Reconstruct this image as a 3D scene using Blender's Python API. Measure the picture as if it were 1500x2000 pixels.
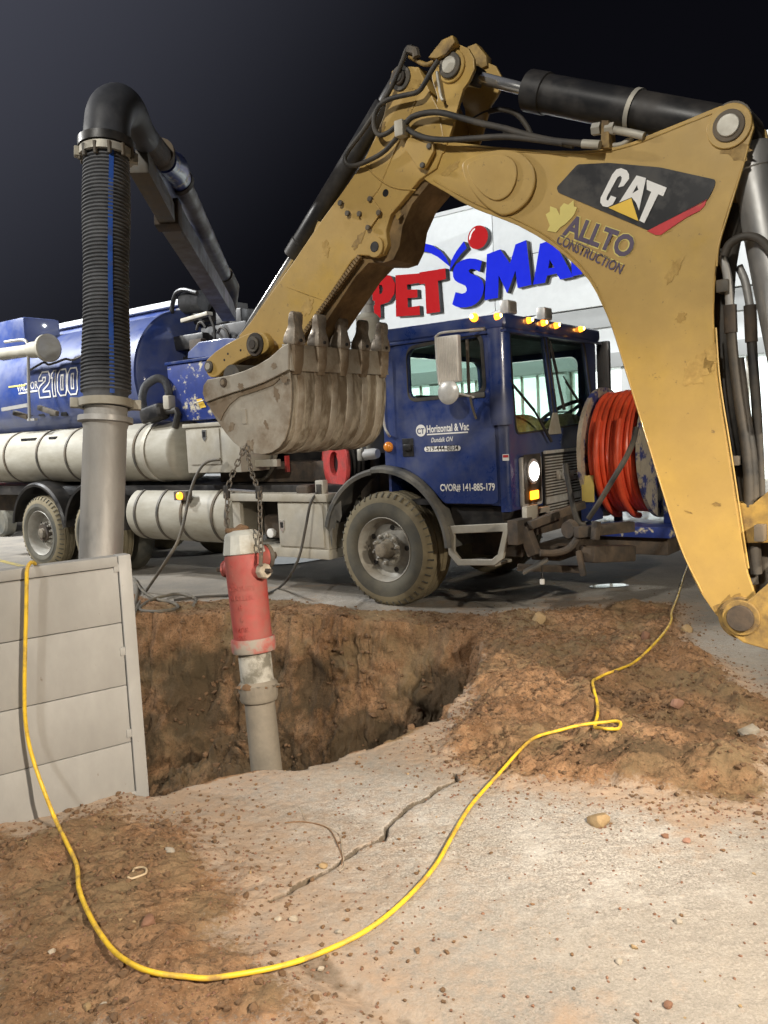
import bpy, bmesh, math, random
import numpy as np
from mathutils import Matrix, Vector
random.seed(7); RNG = np.random.default_rng(7)
for o in list(bpy.data.objects): bpy.data.objects.remove(o)
SC = bpy.context.scene
COL = SC.collection
rad = math.radians

# ---------------------------------------------------------------- camera
FPX = 1640.0; PITCH = rad(5.3); ROLL = rad(2.8); CAM = np.array([0, 0, 1.66])
_F = np.array([0, math.cos(PITCH), -math.sin(PITCH)])
_U0 = np.array([0, math.sin(PITCH), math.cos(PITCH)]); _R0 = np.array([1.0, 0, 0])
_R = math.cos(ROLL)*_R0 - math.sin(ROLL)*_U0
_U = math.sin(ROLL)*_R0 + math.cos(ROLL)*_U0
cam_d = bpy.data.cameras.new('camera'); cam = bpy.data.objects.new('camera', cam_d); COL.objects.link(cam)
cam_d.sensor_fit = 'VERTICAL'; cam_d.sensor_height = 36; cam_d.sensor_width = 27; cam_d.lens = FPX/2000*36
cam_d.clip_start = 0.05; cam_d.clip_end = 2000
m = Matrix.Identity(4)
for i in range(3):
    m[i][0] = _R[i]; m[i][1] = _U[i]; m[i][2] = -_F[i]; m[i][3] = CAM[i]
cam.matrix_world = m
SC.camera = cam
SC.render.resolution_x = 768; SC.render.resolution_y = 1024
SC.render.engine = 'CYCLES'

# ---------------------------------------------------------------- night sky
world = bpy.data.worlds.new('World'); SC.world = world; world.use_nodes = True
wt = world.node_tree; wt.nodes.clear()
def wn(t): return wt.nodes.new(t)
w_out = wn('ShaderNodeOutputWorld'); w_bg = wn('ShaderNodeBackground'); w_bg2 = wn('ShaderNodeBackground'); w_add = wn('ShaderNodeAddShader')
w_sky = wn('ShaderNodeTexSky'); w_sky.sky_type = 'NISHITA'; w_sky.sun_disc = False
w_sky.sun_elevation = rad(-6); w_sky.sun_rotation = rad(-70)
w_bg2.inputs['Strength'].default_value = 0.05
wt.links.new(w_sky.outputs[0], w_bg2.inputs[0])
# town glow: the night sky is lighter over the lit lots to the west and fades to the east
w_tc = wn('ShaderNodeTexCoord'); w_dot = wn('ShaderNodeVectorMath'); w_dot.operation = 'DOT_PRODUCT'
w_dot.inputs[1].default_value = Vector((-0.62, 0.30, 0.72)).normalized()
w_map = wn('ShaderNodeMapRange'); w_map.inputs[1].default_value = 0.48; w_map.inputs[2].default_value = 1.0
w_map.interpolation_type = 'SMOOTHSTEP'
w_ramp = wn('ShaderNodeMix'); w_ramp.data_type = 'RGBA'
w_ramp.inputs[6].default_value = (0.0032, 0.0033, 0.0050, 1); w_ramp.inputs[7].default_value = (0.086, 0.090, 0.118, 1)
wt.links.new(w_tc.outputs['Generated'], w_dot.inputs[0]); wt.links.new(w_dot.outputs['Value'], w_map.inputs[0])
wt.links.new(w_map.outputs[0], w_ramp.inputs[0]); wt.links.new(w_ramp.outputs[2], w_bg.inputs[0])
w_bg.inputs['Strength'].default_value = 1.0
wt.links.new(w_bg.outputs[0], w_add.inputs[0]); wt.links.new(w_bg2.outputs[0], w_add.inputs[1]); wt.links.new(w_add.outputs[0], w_out.inputs[0])

# ---------------------------------------------------------------- lamps of the place
def lamp(name, kind, loc, target, energy, col, size=0.3, angle=120, blend=0.6):
    d = bpy.data.lights.new(name, kind); d.energy = energy; d.color = col
    if kind == 'SPOT':
        d.spot_size = rad(angle); d.spot_blend = blend; d.shadow_soft_size = size
    elif kind == 'AREA':
        d.shape = 'DISK'; d.size = size
    else: d.shadow_soft_size = size
    o = bpy.data.objects.new(name, d); COL.objects.link(o); o.location = loc
    v = Vector(target) - Vector(loc); o.rotation_euler = v.to_track_quat('-Z', 'Y').to_euler()
    return o
# parking-lot pole lamps (out of frame, 9 m up) and the work lamps on the backhoe's cab roof
lamp('lot_lamp_behind', 'SPOT', (-5.5, -5.0, 9.0), (-1.0, 8.5, 1.2), 4100, (1.0, 0.96, 0.88), 0.35, 110, .7)
lamp('lot_lamp_west', 'SPOT', (-13.0, 9.0, 9.0), (-4.0, 9.0, 1.5), 4200, (1.0, 0.98, 0.94), 0.35, 120, .7)
lamp('store_lamp_west', 'SPOT', (-13.0, 12.0, 10.0), (5.0, 27.0, 6.0), 17000, (0.95, 0.98, 1.0), 0.5, 130, .7)
lamp('store_lamp_east', 'SPOT', (17.0, 12.0, 10.0), (7.0, 25.0, 5.0), 15000, (0.95, 0.98, 1.0), 0.5, 120, .7)
lamp('work_lamp_near', 'SPOT', (2.3, 0.1, 2.9), (0.0, 3.75, 0.0), 1850, (1.0, 0.86, 0.69), 0.05, 60, 1.0)
lamp('work_lamp_far', 'SPOT', (3.7, 2.2, 2.8), (1.3, 6.6, 0.0), 700, (1.0, 0.88, 0.70), 0.05, 72, .9)
SC.view_settings.view_transform = 'Standard'; SC.view_settings.look = 'None'
SC.view_settings.exposure = 0.0; SC.view_settings.gamma = 1.0; SC.view_settings.use_curve_mapping = False

# ---------------------------------------------------------------- measuring helpers
def ray(u, v): return _F + (u-750)/FPX*_R - (v-1000)/FPX*_U
def P(u, v, depth): return CAM + depth*ray(u, v)
def G(u, v, z=0.0):
    d = ray(u, v); return CAM + d*((z-CAM[2])/d[2])
class Frame:
    def __init__(s, o, ang):
        s.o = np.array(o, float); s.ang = ang
        s.x = np.array([math.cos(ang), math.sin(ang), 0]); s.y = np.array([-math.sin(ang), math.cos(ang), 0]); s.z = np.array([0, 0, 1.0])
    def at(s, u, v, b=0.0):
        d = ray(u, v); k = np.dot(s.o + b*s.y - CAM, s.y)/np.dot(d, s.y)
        q = CAM + d*k - s.o; return (float(q@s.x), float(q@s.z))
    def at3(s, u, v, b=0.0):
        x, z = s.at(u, v, b); return (x, b, z)
    def loc(s, W):
        q = np.array(W) - s.o; return (float(q@s.x), float(q@s.y), float(q@s.z))
    def atx(s, u, v, a):
        d = ray(u, v); k = np.dot(s.o + a*s.x - CAM, s.x)/np.dot(d, s.x); q = CAM + d*k - s.o; return (float(q@s.y), float(q@s.z))
    def w(s, p): return s.o + p[0]*s.x + p[1]*s.y + p[2]*s.z

# ---------------------------------------------------------------- object helpers
def link(o, parent=None):
    COL.objects.link(o)
    if parent is not None: o.parent = parent
    return o
def thing(name, label, cat, loc=(0, 0, 0), ang=0.0, group=None):
    o = bpy.data.objects.new(name, None); COL.objects.link(o); o.empty_display_size = .1
    o.location = loc; o.rotation_euler = (0, 0, ang)
    o['label'] = label; o['category'] = cat
    if group: o['group'] = group
    return o
def tag(o, label, cat, group=None):
    o['label'] = label; o['category'] = cat
    if group: o['group'] = group
    return o
def finish(me, mat, smooth=35):
    if mat is not None and not me.materials: me.materials.append(mat)
    if smooth:
        me.polygons.foreach_set('use_smooth', [True]*len(me.polygons)); me.set_sharp_from_angle(angle=rad(smooth))
    me.update()
class MB:
    def __init__(s): s.v = []; s.f = []
    def add(s, vs, fs):
        n = len(s.v); s.v += [tuple(map(float, q)) for q in vs]; s.f += [tuple(i+n for i in q) for q in fs]; return s
    def box(s, lo, hi):
        (a, b, c), (d, e, f) = lo, hi
        return s.add([(a,b,c),(d,b,c),(d,e,c),(a,e,c),(a,b,f),(d,b,f),(d,e,f),(a,e,f)],
                     [(0,3,2,1),(4,5,6,7),(0,1,5,4),(1,2,6,5),(2,3,7,6),(3,0,4,7)])
    def obox(s, c, ex, ey, ez):
        c, ex, ey, ez = map(np.array, (c, ex, ey, ez)); vs = [c+i*ex+j*ey+k*ez for k in (-1, 1) for j in (-1, 1) for i in (-1, 1)]
        return s.add(vs, [(0,2,3,1),(4,5,7,6),(0,1,5,4),(2,6,7,3),(0,4,6,2),(1,3,7,5)])
    def bar(s, p, q, w, h, up=(0, 0, 1)):
        p, q = np.array(p, float), np.array(q, float); d = q-p; L = np.linalg.norm(d); d /= L
        up = np.array(up, float); sx = np.cross(d, up); sx /= np.linalg.norm(sx); uz = np.cross(sx, d)
        return s.obox((p+q)/2, d*L/2, sx*w/2, uz*h/2)
    def tube(s, path, r, n=10, caps=True):
        pts = [np.array(q, float) for q in path]; m = len(pts)
        rs = r if hasattr(r, '__len__') else [r]*m
        base = len(s.v); prev = None
        for i, q in enumerate(pts):
            t = pts[min(i+1, m-1)]-pts[max(i-1, 0)]; t = t/(np.linalg.norm(t)+1e-12)
            if prev is None:
                a = np.array([0, 0, 1.0]) if abs(t[2]) < .9 else np.array([1.0, 0, 0]); x = np.cross(t, a)
            else: x = prev - t*np.dot(prev, t)
            x /= np.linalg.norm(x); prev = x; y = np.cross(t, x)
            for k in range(n):
                th = 2*math.pi*k/n; s.v.append(tuple(q + rs[i]*(math.cos(th)*x + math.sin(th)*y)))
        for i in range(m-1):
            for k in range(n):
                a = base+i*n+k; b = base+i*n+(k+1) % n; s.f.append((a, b, b+n, a+n))
        if caps:
            s.f.append(tuple(base+k for k in reversed(range(n)))); s.f.append(tuple(base+(m-1)*n+k for k in range(n)))
        return s
    def lathe(s, prof, o, axis, n=32, up=(0, 0, 1), closed=False, caps=True):
        o = np.array(o, float); d = np.array(axis, float); d /= np.linalg.norm(d); up = np.array(up, float)
        if abs(np.dot(up, d)) > .95: up = np.array([1.0, 0, 0])
        x = np.cross(d, up); x /= np.linalg.norm(x); y = np.cross(d, x); base = len(s.v); m = len(prof)
        for (h, r) in prof:
            for k in range(n):
                th = 2*math.pi*k/n; s.v.append(tuple(o + h*d + max(r, 1e-4)*(math.cos(th)*x + math.sin(th)*y)))
        for i in range(m-1 if not closed else m):
            j = (i+1) % m
            for k in range(n):
                k2 = (k+1) % n; s.f.append((base+i*n+k, base+i*n+k2, base+j*n+k2, base+j*n+k))
        if not closed and caps:
            s.f.append(tuple(base+k for k in reversed(range(n)))); s.f.append(tuple(base+(m-1)*n+k for k in range(n)))
        return s
    def sweep(s, rings, closed_ring=True, caps=True):
        n = len(rings[0]); base = len(s.v)
        for r in rings: s.v += [tuple(map(float, q)) for q in r]
        for i in range(len(rings)-1):
            for k in range(n if closed_ring else n-1):
                k2 = (k+1) % n; s.f.append((base+i*n+k, base+i*n+k2, base+(i+1)*n+k2, base+(i+1)*n+k))
        if caps and closed_ring:
            s.f.append(tuple(base+k for k in reversed(range(n)))); s.f.append(tuple(base+(len(rings)-1)*n+k for k in range(n)))
        return s
    def build(s, name, mat, parent=None, smooth=35, bevel=0, seg=2):
        me = bpy.data.meshes.new(name); me.from_pydata(s.v, [], s.f)
        bm = bmesh.new(); bm.from_mesh(me); bmesh.ops.recalc_face_normals(bm, faces=bm.faces)
        if bevel:
            es = [e for e in bm.edges if len(e.link_faces) == 2 and e.calc_face_angle(0) > rad(40)]
            bmesh.ops.bevel(bm, geom=es, offset=bevel, segments=seg, affect='EDGES', profile=.6, clamp_overlap=True)
        bm.to_mesh(me); bm.free(); finish(me, mat, smooth)
        return link(bpy.data.objects.new(name, me), parent)
def smooth_path(pts, n=6):
    p = [np.array(q, float) for q in pts]; out = []
    p = [2*p[0]-p[1]] + p + [2*p[-1]-p[-2]]
    for i in range(1, len(p)-2):
        for k in range(n):
            t = k/n; a, b, c, d = p[i-1], p[i], p[i+1], p[i+2]
            out.append(.5*((2*b)+(-a+c)*t+(2*a-5*b+4*c-d)*t*t+(-a+3*b-3*c+d)*t**3))
    out.append(p[-2]); return out
def circle(cx, cz, r, n=28, a0=0, a1=360):
    return [(cx+r*math.cos(rad(a0+(a1-a0)*k/(n if a1-a0 == 360 else n-1))), cz+r*math.sin(rad(a0+(a1-a0)*k/(n if a1-a0 == 360 else n-1)))) for k in range(n)]
def rrect(x0, z0, x1, z1, r, n=5):
    out = []
    for cx, cz, a in ((x1-r, z1-r, 0), (x0+r, z1-r, 90), (x0+r, z0+r, 180), (x1-r, z0+r, 270)):
        out += [(cx+r*math.cos(rad(a+90*k/n)), cz+r*math.sin(rad(a+90*k/n))) for k in range(n+1)]
    return out
def round_poly(pts, r, n=4):
    out = []; m = len(pts)
    for i in range(m):
        p0, p1, p2 = (np.array(pts[i-1], float), np.array(pts[i], float), np.array(pts[(i+1) % m], float))
        d0 = p0-p1; d2 = p2-p1; l0 = np.linalg.norm(d0); l2 = np.linalg.norm(d2); k = min(r, .45*l0, .45*l2)
        a = p1+d0/l0*k; c = p1+d2/l2*k
        for j in range(n+1):
            t = j/n; out.append(tuple((1-t)**2*a + 2*t*(1-t)*p1 + t*t*c))
    return out
def fill_mesh(polys, thick, bevel=0.0):
    cu = bpy.data.curves.new('outline', 'CURVE'); cu.dimensions = '2D'; cu.fill_mode = 'BOTH' if thick > 0 else 'FRONT'
    if thick > 0:
        cu.extrude = max(thick/2-bevel, 1e-5)
        if bevel: cu.bevel_depth = bevel; cu.bevel_resolution = 1; cu.offset = -bevel
    for poly in polys:
        sp = cu.splines.new('POLY'); sp.points.add(len(poly)-1)
        for k, (x, y) in enumerate(poly): sp.points[k].co = (x, y, 0, 1)
        sp.use_cyclic_u = True
    ob = bpy.data.objects.new('outline', cu); COL.objects.link(ob)
    me = bpy.data.meshes.new_from_object(ob.evaluated_get(bpy.context.evaluated_depsgraph_get()))
    bpy.data.objects.remove(ob); bpy.data.curves.remove(cu); return me
def plate(name, polys, y0, y1, mat, parent=None, bevel=0.0, smooth=35):
    """outline in the thing's (x, z) plane, from depth y0 (near) to y1 (far)"""
    if polys and not hasattr(polys[0][0], '__len__'): polys = [polys]
    t = y1-y0; me = fill_mesh(polys, t, bevel); yc = (y0+y1)/2
    me.transform(Matrix(((1, 0, 0, 0), (0, 0, -1, yc), (0, 1, 0, 0), (0, 0, 0, 1))))
    me.materials.clear(); finish(me, mat, smooth)
    return link(bpy.data.objects.new(name, me), parent)
def plate3(name, polys, o, ex, ey, thick, mat, parent=None, bevel=0.0, smooth=35):
    if polys and not hasattr(polys[0][0], '__len__'): polys = [polys]
    me = fill_mesh(polys, thick, bevel); ex = Vector(ex); ey = Vector(ey); n = ex.cross(ey); o = Vector(o)
    mm = Matrix.Identity(4)
    for i in range(3): mm[i][0] = ex[i]; mm[i][1] = ey[i]; mm[i][2] = n[i]; mm[i][3] = o[i]
    me.transform(mm); me.materials.clear(); finish(me, mat, smooth)
    return link(bpy.data.objects.new(name, me), parent)
def text_mesh(s, bold=0.0, shear=0.0, ext=0.0, space=1.0):
    cu = bpy.data.curves.new('lettering', 'FONT'); cu.body = s; cu.offset = bold; cu.shear = shear; cu.extrude = ext; cu.space_character = space
    cu.resolution_u = 3
    ob = bpy.data.objects.new('lettering', cu); COL.objects.link(ob)
    me = bpy.data.meshes.new_from_object(ob.evaluated_get(bpy.context.evaluated_depsgraph_get()))
    bpy.data.objects.remove(ob); bpy.data.curves.remove(cu); return me
def lettering(name, s, p0, p1, y, mat, parent, hs=1.0, bold=0.0, shear=0.0, ext=0.0, space=1.0):
    """text in the (x, z) plane at depth y with its baseline from p0 to p1"""
    me = text_mesh(s, bold, shear, ext, space); co = np.array([v.co for v in me.vertices])
    x0, x1 = co[:, 0].min(), co[:, 0].max(); p0 = np.array(p0); p1 = np.array(p1); d = p1-p0; L = np.linalg.norm(d); d = d/L; k = L/(x1-x0)
    for v in me.vertices:
        a = (v.co.x-x0)*k; h = v.co.y*k*hs; c = v.co.z
        v.co = (p0[0]+d[0]*a-d[1]*h, y-c, p0[1]+d[1]*a+d[0]*h)
    me.materials.clear(); finish(me, mat, 0)
    return link(bpy.data.objects.new(name, me), parent)
def copy_obj(o, parent, name=None):
    c = o.copy(); COL.objects.link(c); c.parent = parent
    return c

# ---------------------------------------------------------------- materials
def lin(r, g, b):
    return tuple(((c/255)/12.92 if c/255 <= .04045 else ((c/255+.055)/1.055)**2.4) for c in (r, g, b))
def material(name, col, rough=.5, metal=0.0, dirt=None, amt=.35, dscale=2.5, soft=.18, var=.15, bump=.0, bscale=80, coat=0.0, scr=None, scrt=.66, stretch=(1, 1, 1), spec=.5):
    mt = bpy.data.materials.new(name); mt.use_nodes = True; nt = mt.node_tree; N = nt.nodes; L = nt.links
    bs = N['Principled BSDF']; tc = N.new('ShaderNodeTexCoord'); mp = N.new('ShaderNodeMapping'); mp.inputs['Scale'].default_value = stretch
    L.new(tc.outputs['Object'], mp.inputs[0])
    def noise(scale, det=6, rgh=.6):
        n = N.new('ShaderNodeTexNoise'); n.inputs['Scale'].default_value = scale; n.inputs['Detail'].default_value = det; n.inputs['Roughness'].default_value = rgh
        L.new(mp.outputs[0], n.inputs['Vector']); return n.outputs[0]
    def mrange(src, a, b, c=0.0, d=1.0):
        n = N.new('ShaderNodeMapRange'); n.inputs[1].default_value = a; n.inputs[2].default_value = b; n.inputs[3].default_value = c; n.inputs[4].default_value = d
        L.new(src, n.inputs[0]); return n.outputs[0]
    def mix(fac, a, b, blend='MIX'):
        n = N.new('ShaderNodeMix'); n.data_type = 'RGBA'; n.blend_type = blend
        for sock, val in ((n.inputs[0], fac), (n.inputs[6], a), (n.inputs[7], b)):
            if isinstance(val, (int, float)): sock.default_value = val
            elif isinstance(val, tuple): sock.default_value = (*val[:3], 1)
            else: L.new(val, sock)
        return n.outputs[2]
    c = tuple(col)
    v = mrange(noise(dscale*1.7, 5), .3, .7, 1-var, 1+var)
    hv = N.new('ShaderNodeVectorMath'); hv.operation = 'SCALE'; hv.inputs[0].default_value = c; L.new(v, hv.inputs['Scale'])
    cur = hv.outputs[0]; rcur = None
    if dirt is not None:
        t = .5 + (.5-amt)*.45
        fac = mrange(noise(dscale, 9, .68), t-soft/2, t+soft/2)
        cur = mix(fac, cur, tuple(dirt)); rcur = mrange(fac, 0, 1, rough, max(rough, .85))
        if metal: L.new(mrange(fac, 0, 1, metal, 0), bs.inputs['Metallic'])
    if scr is not None:
        f2 = mrange(noise(dscale*9, 10, .75), scrt, scrt+.035)
        cur = mix(f2, cur, tuple(scr))
    L.new(cur, bs.inputs['Base Color'])
    if rcur is None:
        rcur = mrange(noise(dscale*3, 6), .3, .7, max(.02, rough-.06), min(1, rough+.08))
    L.new(rcur, bs.inputs['Roughness'])
    if metal and dirt is None: bs.inputs['Metallic'].default_value = metal
    bs.inputs['Coat Weight'].default_value = coat; bs.inputs['Coat Roughness'].default_value = .08
    bs.inputs['Specular IOR Level'].default_value = spec
    if bump:
        b = N.new('ShaderNodeBump'); b.inputs['Strength'].default_value = bump; b.inputs['Distance'].default_value = .01
        L.new(noise(bscale, 8, .65), b.inputs['Height']); L.new(b.outputs[0], bs.inputs['Normal'])
    return mt
def emit(name, col, strength, base=(.8, .8, .8)):
    mt = bpy.data.materials.new(name); mt.use_nodes = True; b = mt.node_tree.nodes['Principled BSDF']
    b.inputs['Base Color'].default_value = (*base, 1); b.inputs['Emission Color'].default_value = (*col, 1); b.inputs['Emission Strength'].default_value = strength
    b.inputs['Roughness'].default_value = .3; return mt
def glassmat(name, tint=(.75, .9, .85), rough=.03, alpha=.22):
    mt = bpy.data.materials.new(name); mt.use_nodes = True; nt = mt.node_tree; N = nt.nodes; L = nt.links; N.clear()
    out = N.new('ShaderNodeOutputMaterial'); tr = N.new('ShaderNodeBsdfTransparent'); gl = N.new('ShaderNodeBsdfGlossy'); mx = N.new('ShaderNodeMixShader'); fr = N.new('ShaderNodeLayerWeight'); pw = N.new('ShaderNodeMath'); pw.operation = 'POWER'; pw.inputs[1].default_value = 3.5; ad = N.new('ShaderNodeMath'); ad.operation = 'MULTIPLY_ADD'; ad.inputs[1].default_value = .75; ad.inputs[2].default_value = .045
    tr.inputs[0].default_value = (*tint, 1); gl.inputs['Roughness'].default_value = rough; fr.inputs['Blend'].default_value = .5
    L.new(fr.outputs['Facing'], pw.inputs[0]); L.new(pw.outputs[0], ad.inputs[0]); L.new(ad.outputs[0], mx.inputs[0]); L.new(tr.outputs[0], mx.inputs[1]); L.new(gl.outputs[0], mx.inputs[2]); L.new(mx.outputs[0], out.inputs[0]); return mt
DUST = (.36, .31, .235); MUD = (.17, .105, .058)
K = {}
K['blue'] = material('truck_blue_paint', (.012, .034, .165), .24, dirt=(.13, .14, .18), amt=.18, dscale=1.6, soft=.5, var=.12, coat=.6, bump=.02, bscale=25)
K['blue2'] = material('tank_blue_paint', (.020, .050, .225), .34, dirt=(.16, .17, .21), amt=.26, dscale=1.3, soft=.5, var=.2, coat=.35, bump=.03, bscale=18)
K['chipped'] = material('chipped_blue_paint', (.020, .040, .20), .4, dirt=(.55, .50, .36), amt=.30, dscale=5, soft=.06, var=.2, coat=.2)
K['white_tank'] = material('dirty_white_tank_paint', (.50, .48, .41), .5, dirt=(.27, .24, .175), amt=.46, dscale=1.9, soft=.55, var=.12, bump=.03, bscale=30, scr=(.18, .15, .11), stretch=(.7, 1, 2.2))
K['alu'] = material('dull_aluminium', (.55, .53, .47), .45, .55, dirt=(.33, .29, .21), amt=.45, dscale=2.5, soft=.4, bump=.03, bscale=60)
K['tube'] = material('galvanised_tube', (.48, .475, .46), .38, .7, dirt=(.33, .31, .28), amt=.42, dscale=3.0, soft=.3, var=.2, bump=.03, bscale=50, stretch=(1, 1, .35))
K['arm_grey'] = material('dull_grey_arm_paint', (.17, .172, .18), .45, .3, dirt=(.10, .08, .06), amt=.4, dscale=4, soft=.4)
K['chrome'] = material('chrome', (.80, .80, .78), .16, .85, var=.04)
K['bright'] = material('bright_trim', (.62, .61, .58), .3, .35, dirt=(.38, .35, .3), amt=.25, dscale=8, soft=.4)
K['mirror'] = material('ribbed_mirror_shell', (.78, .74, .68), .35, .35, dirt=(.55, .5, .43), amt=.15, dscale=4, soft=.5)
K['steel'] = material('dark_steel', (.10, .095, .085), .55, .5, dirt=(.16, .125, .085), amt=.45, dscale=4, soft=.25, bump=.1, bscale=70)
K['rusty'] = material('rusty_grimy_steel', (.050, .043, .037), .75, .2, dirt=(.125, .088, .058), amt=.42, dscale=5, soft=.3, bump=.25, bscale=60)
K['elbow'] = material('dusty_black_elbow', (.022, .024, .030), .42, dirt=(.085, .088, .10), amt=.42, dscale=4, soft=.5, bump=.06)
K['black'] = material('black_paint', (.014, .014, .015), .35, dirt=(.07, .06, .05), amt=.22, dscale=3, soft=.4, bump=.03)
K['rubber'] = material('black_rubber', (.020, .020, .020), .55, dirt=(.12, .10, .075), amt=.33, dscale=4, soft=.4, bump=.06, bscale=90)
K['hose_grey'] = material('dusty_ribbed_rubber', (.045, .048, .055), .65, dirt=(.16, .165, .175), amt=.50, dscale=4.5, soft=.35, bump=.1, bscale=60)
K['plastic'] = material('grey_fender_plastic', (.070, .072, .072), .5, dirt=(.24, .22, .18), amt=.30, dscale=3.5, soft=.4, bump=.05, bscale=50)
K['tyre'] = material('dusty_tyre_rubber', (.062, .064, .058), .8, dirt=(.20, .175, .12), amt=.30, dscale=2.2, soft=.5, bump=.12, bscale=45)
K['tyre_tan'] = material('mud_stained_tyre_shoulder', (.28, .235, .145), .9, dirt=(.13, .11, .075), amt=.4, dscale=3, soft=.4, bump=.15, bscale=45)
K['rim'] = material('dirty_wheel_paint', (.43, .42, .38), .5, .2, dirt=(.22, .19, .15), amt=.38, dscale=4, soft=.4, bump=.06)
K['hubd'] = material('greasy_hub', (.13, .115, .095), .55, .3, dirt=(.28, .24, .18), amt=.5, dscale=9, soft=.25, bump=.15)
K['yellow'] = material('machine_yellow_paint', (.51, .335, .092), .28, dirt=(.41, .265, .080), amt=.42, dscale=2.6, soft=.45, var=.14, coat=.3, bump=.05, bscale=22, scr=(.24, .155, .06), scrt=.615)
K['yellow_worn'] = material('worn_yellow_paint', (.44, .28, .07), .5, dirt=(.12, .08, .042), amt=.42, dscale=6, soft=.25, var=.15, bump=.1, bscale=40)
K['grease'] = material('greasy_underside', (.27, .17, .065), .6, dirt=(.10, .065, .03), amt=.5, dscale=5, soft=.3, bump=.15)
K['bucket'] = material('worn_bucket_steel', (.38, .345, .285), .55, .25, dirt=(.17, .125, .08), amt=.40, dscale=3.2, soft=.22, var=.2, bump=.08, bscale=35)
K['shell'] = material('grime_streaked_shell_steel', (.15, .118, .080), .7, .1, dirt=(.37, .335, .27), amt=.47, dscale=5.5, soft=.12, var=.2, bump=.1, bscale=40, stretch=(1, 1, .30))
K['bucket_dirt'] = material('soil_caked_bucket_steel', (.17, .125, .08), .8, dirt=(.33, .28, .21), amt=.3, dscale=5, soft=.2, bump=.2, bscale=50)
K['tooth'] = material('polished_bucket_tooth', (.46, .41, .34), .28, .7, dirt=(.13, .09, .06), amt=.40, dscale=14, soft=.3, bump=.05)
K['hyd_red'] = material('hydrant_red_paint', (.37, .052, .045), .5, dirt=(.27, .105, .085), amt=.46, dscale=9, soft=.4, var=.15, bump=.08, bscale=60)
K['hyd_white'] = material('hydrant_white_paint', (.44, .455, .43), .5, dirt=(.25, .20, .13), amt=.32, dscale=6, soft=.3, bump=.06)
K['pipe'] = material('old_ductile_pipe', (.19, .168, .135), .75, .1, dirt=(.27, .235, .185), amt=.45, dscale=6, soft=.35, bump=.2, bscale=50)
K['scale'] = material('pale_corroded_iron', (.40, .385, .34), .8, dirt=(.16, .15, .12), amt=.45, dscale=11, soft=.15, bump=.3, bscale=40)
K['panel'] = material('trench_panel_metal', (.41, .41, .40), .5, .3, dirt=(.30, .295, .28), amt=.5, dscale=2.6, soft=.5, var=.14, bump=.04, bscale=30, scr=(.24, .21, .17), stretch=(1, 1, .5))
K['cord'] = material('yellow_cord_jacket', (.80, .53, .035), .42, dirt=(.34, .21, .07), amt=.36, dscale=11, soft=.2, var=.1)
K['cable'] = material('grey_rubber_cable', (.11, .10, .085), .6, dirt=(.23, .20, .15), amt=.4, dscale=6, soft=.3)
K['red_hose'] = material('orange_red_hose', (.86, .105, .035), .32, dirt=(.60, .07, .03), amt=.3, dscale=4, soft=.5, coat=.2)
K['reel_red'] = material('red_reel_paint', (.50, .055, .05), .5, dirt=(.22, .06, .05), amt=.35, dscale=6, soft=.25)
K['flange'] = material('worn_reel_flange', (.48, .43, .34), .5, .2, dirt=(.035, .05, .20), amt=.42, dscale=7, soft=.08, bump=.05)
K['wall'] = material('store_wall_render', (.74, .76, .75), .85, var=.04, bump=.03, bscale=40)
K['wall2'] = material('store_grey_band', (.42, .43, .42), .8, var=.04)
K['coping'] = material('parapet_coping', (.70, .71, .70), .5, var=.03)
K['sign_red'] = material('sign_red_face', (.42, .010, .012), .75, var=.03, spec=.15)
K['sign_blue'] = material('sign_blue_face', (.008, .020, .60), .75, var=.03, spec=.15)
K['sign_side'] = material('sign_black_return', (.03, .03, .032), .5)
K['dec_black'] = material('decal_black', (.016, .016, .018), .35, dirt=(.08, .07, .055), amt=.18, dscale=5, soft=.4)
K['dec_red'] = material('decal_red', (.55, .04, .045), .4, dirt=(.4, .2, .06), amt=.2, dscale=9, soft=.1)
K['dec_white'] = material('decal_white', (.80, .79, .76), .45, var=.05)
K['dec_yellow'] = material('decal_yellow', (.80, .52, .06), .45)
K['dec_purple'] = material('decal_purple', (.10, .075, .12), .45)
K['dec_gold'] = material('decal_pale_gold', (.66, .56, .17), .45, var=.1)
K['seat'] = material('cab_dark_trim', (.020, .021, .022), .7)
K['dash'] = material('cab_tan_sheepskin', (.55, .40, .15), .9, var=.35, dscale=18, bump=.3, bscale=40)
K['glass'] = glassmat('cab_glass', (.86, .95, .91)); K['store_glass'] = glassmat('store_glass', (.95, .97, .97))
K['amber'] = emit('amber_lamp', (1.0, .30, .015), 4.5, (.8, .25, .03)); K['amber_off'] = material('amber_lens', (.80, .27, .03), .3, coat=.5)
K['amber_core'] = emit('amber_lamp_core', (1.0, .58, .12), 16, (.9, .5, .1)); K['headlamp'] = emit('lit_headlamp', (1.0, .93, .84), 9); K['lamp_soft'] = material('headlamp_reflector', (.75, .72, .70), .2, .5)
K['store_lit'] = emit('lit_shop_interior', (.96, 1.0, .97), 2.4)
K['soil'] = material('dug_soil', (.22, .125, .062), .95, dirt=(.12, .075, .042), amt=.5, dscale=6, soft=.4, var=.3, bump=.5, bscale=45)
K['clod'] = material('brown_clod', (.20, .115, .060), .95, dirt=(.11, .07, .04), amt=.45, dscale=9, soft=.5, var=.3, bump=.4, bscale=60)
K['stone_tan'] = material('tan_stone', (.38, .27, .14), .8, dirt=(.25, .17, .09), amt=.4, dscale=14, soft=.4, bump=.15)
K['stone_grey'] = material('grey_stone', (.36, .33, .28), .8, dirt=(.22, .18, .13), amt=.4, dscale=14, soft=.4, bump=.15)
K['stone_pink'] = material('pinkish_stone', (.36, .20, .14), .8, var=.2, dscale=14, bump=.15)
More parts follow.
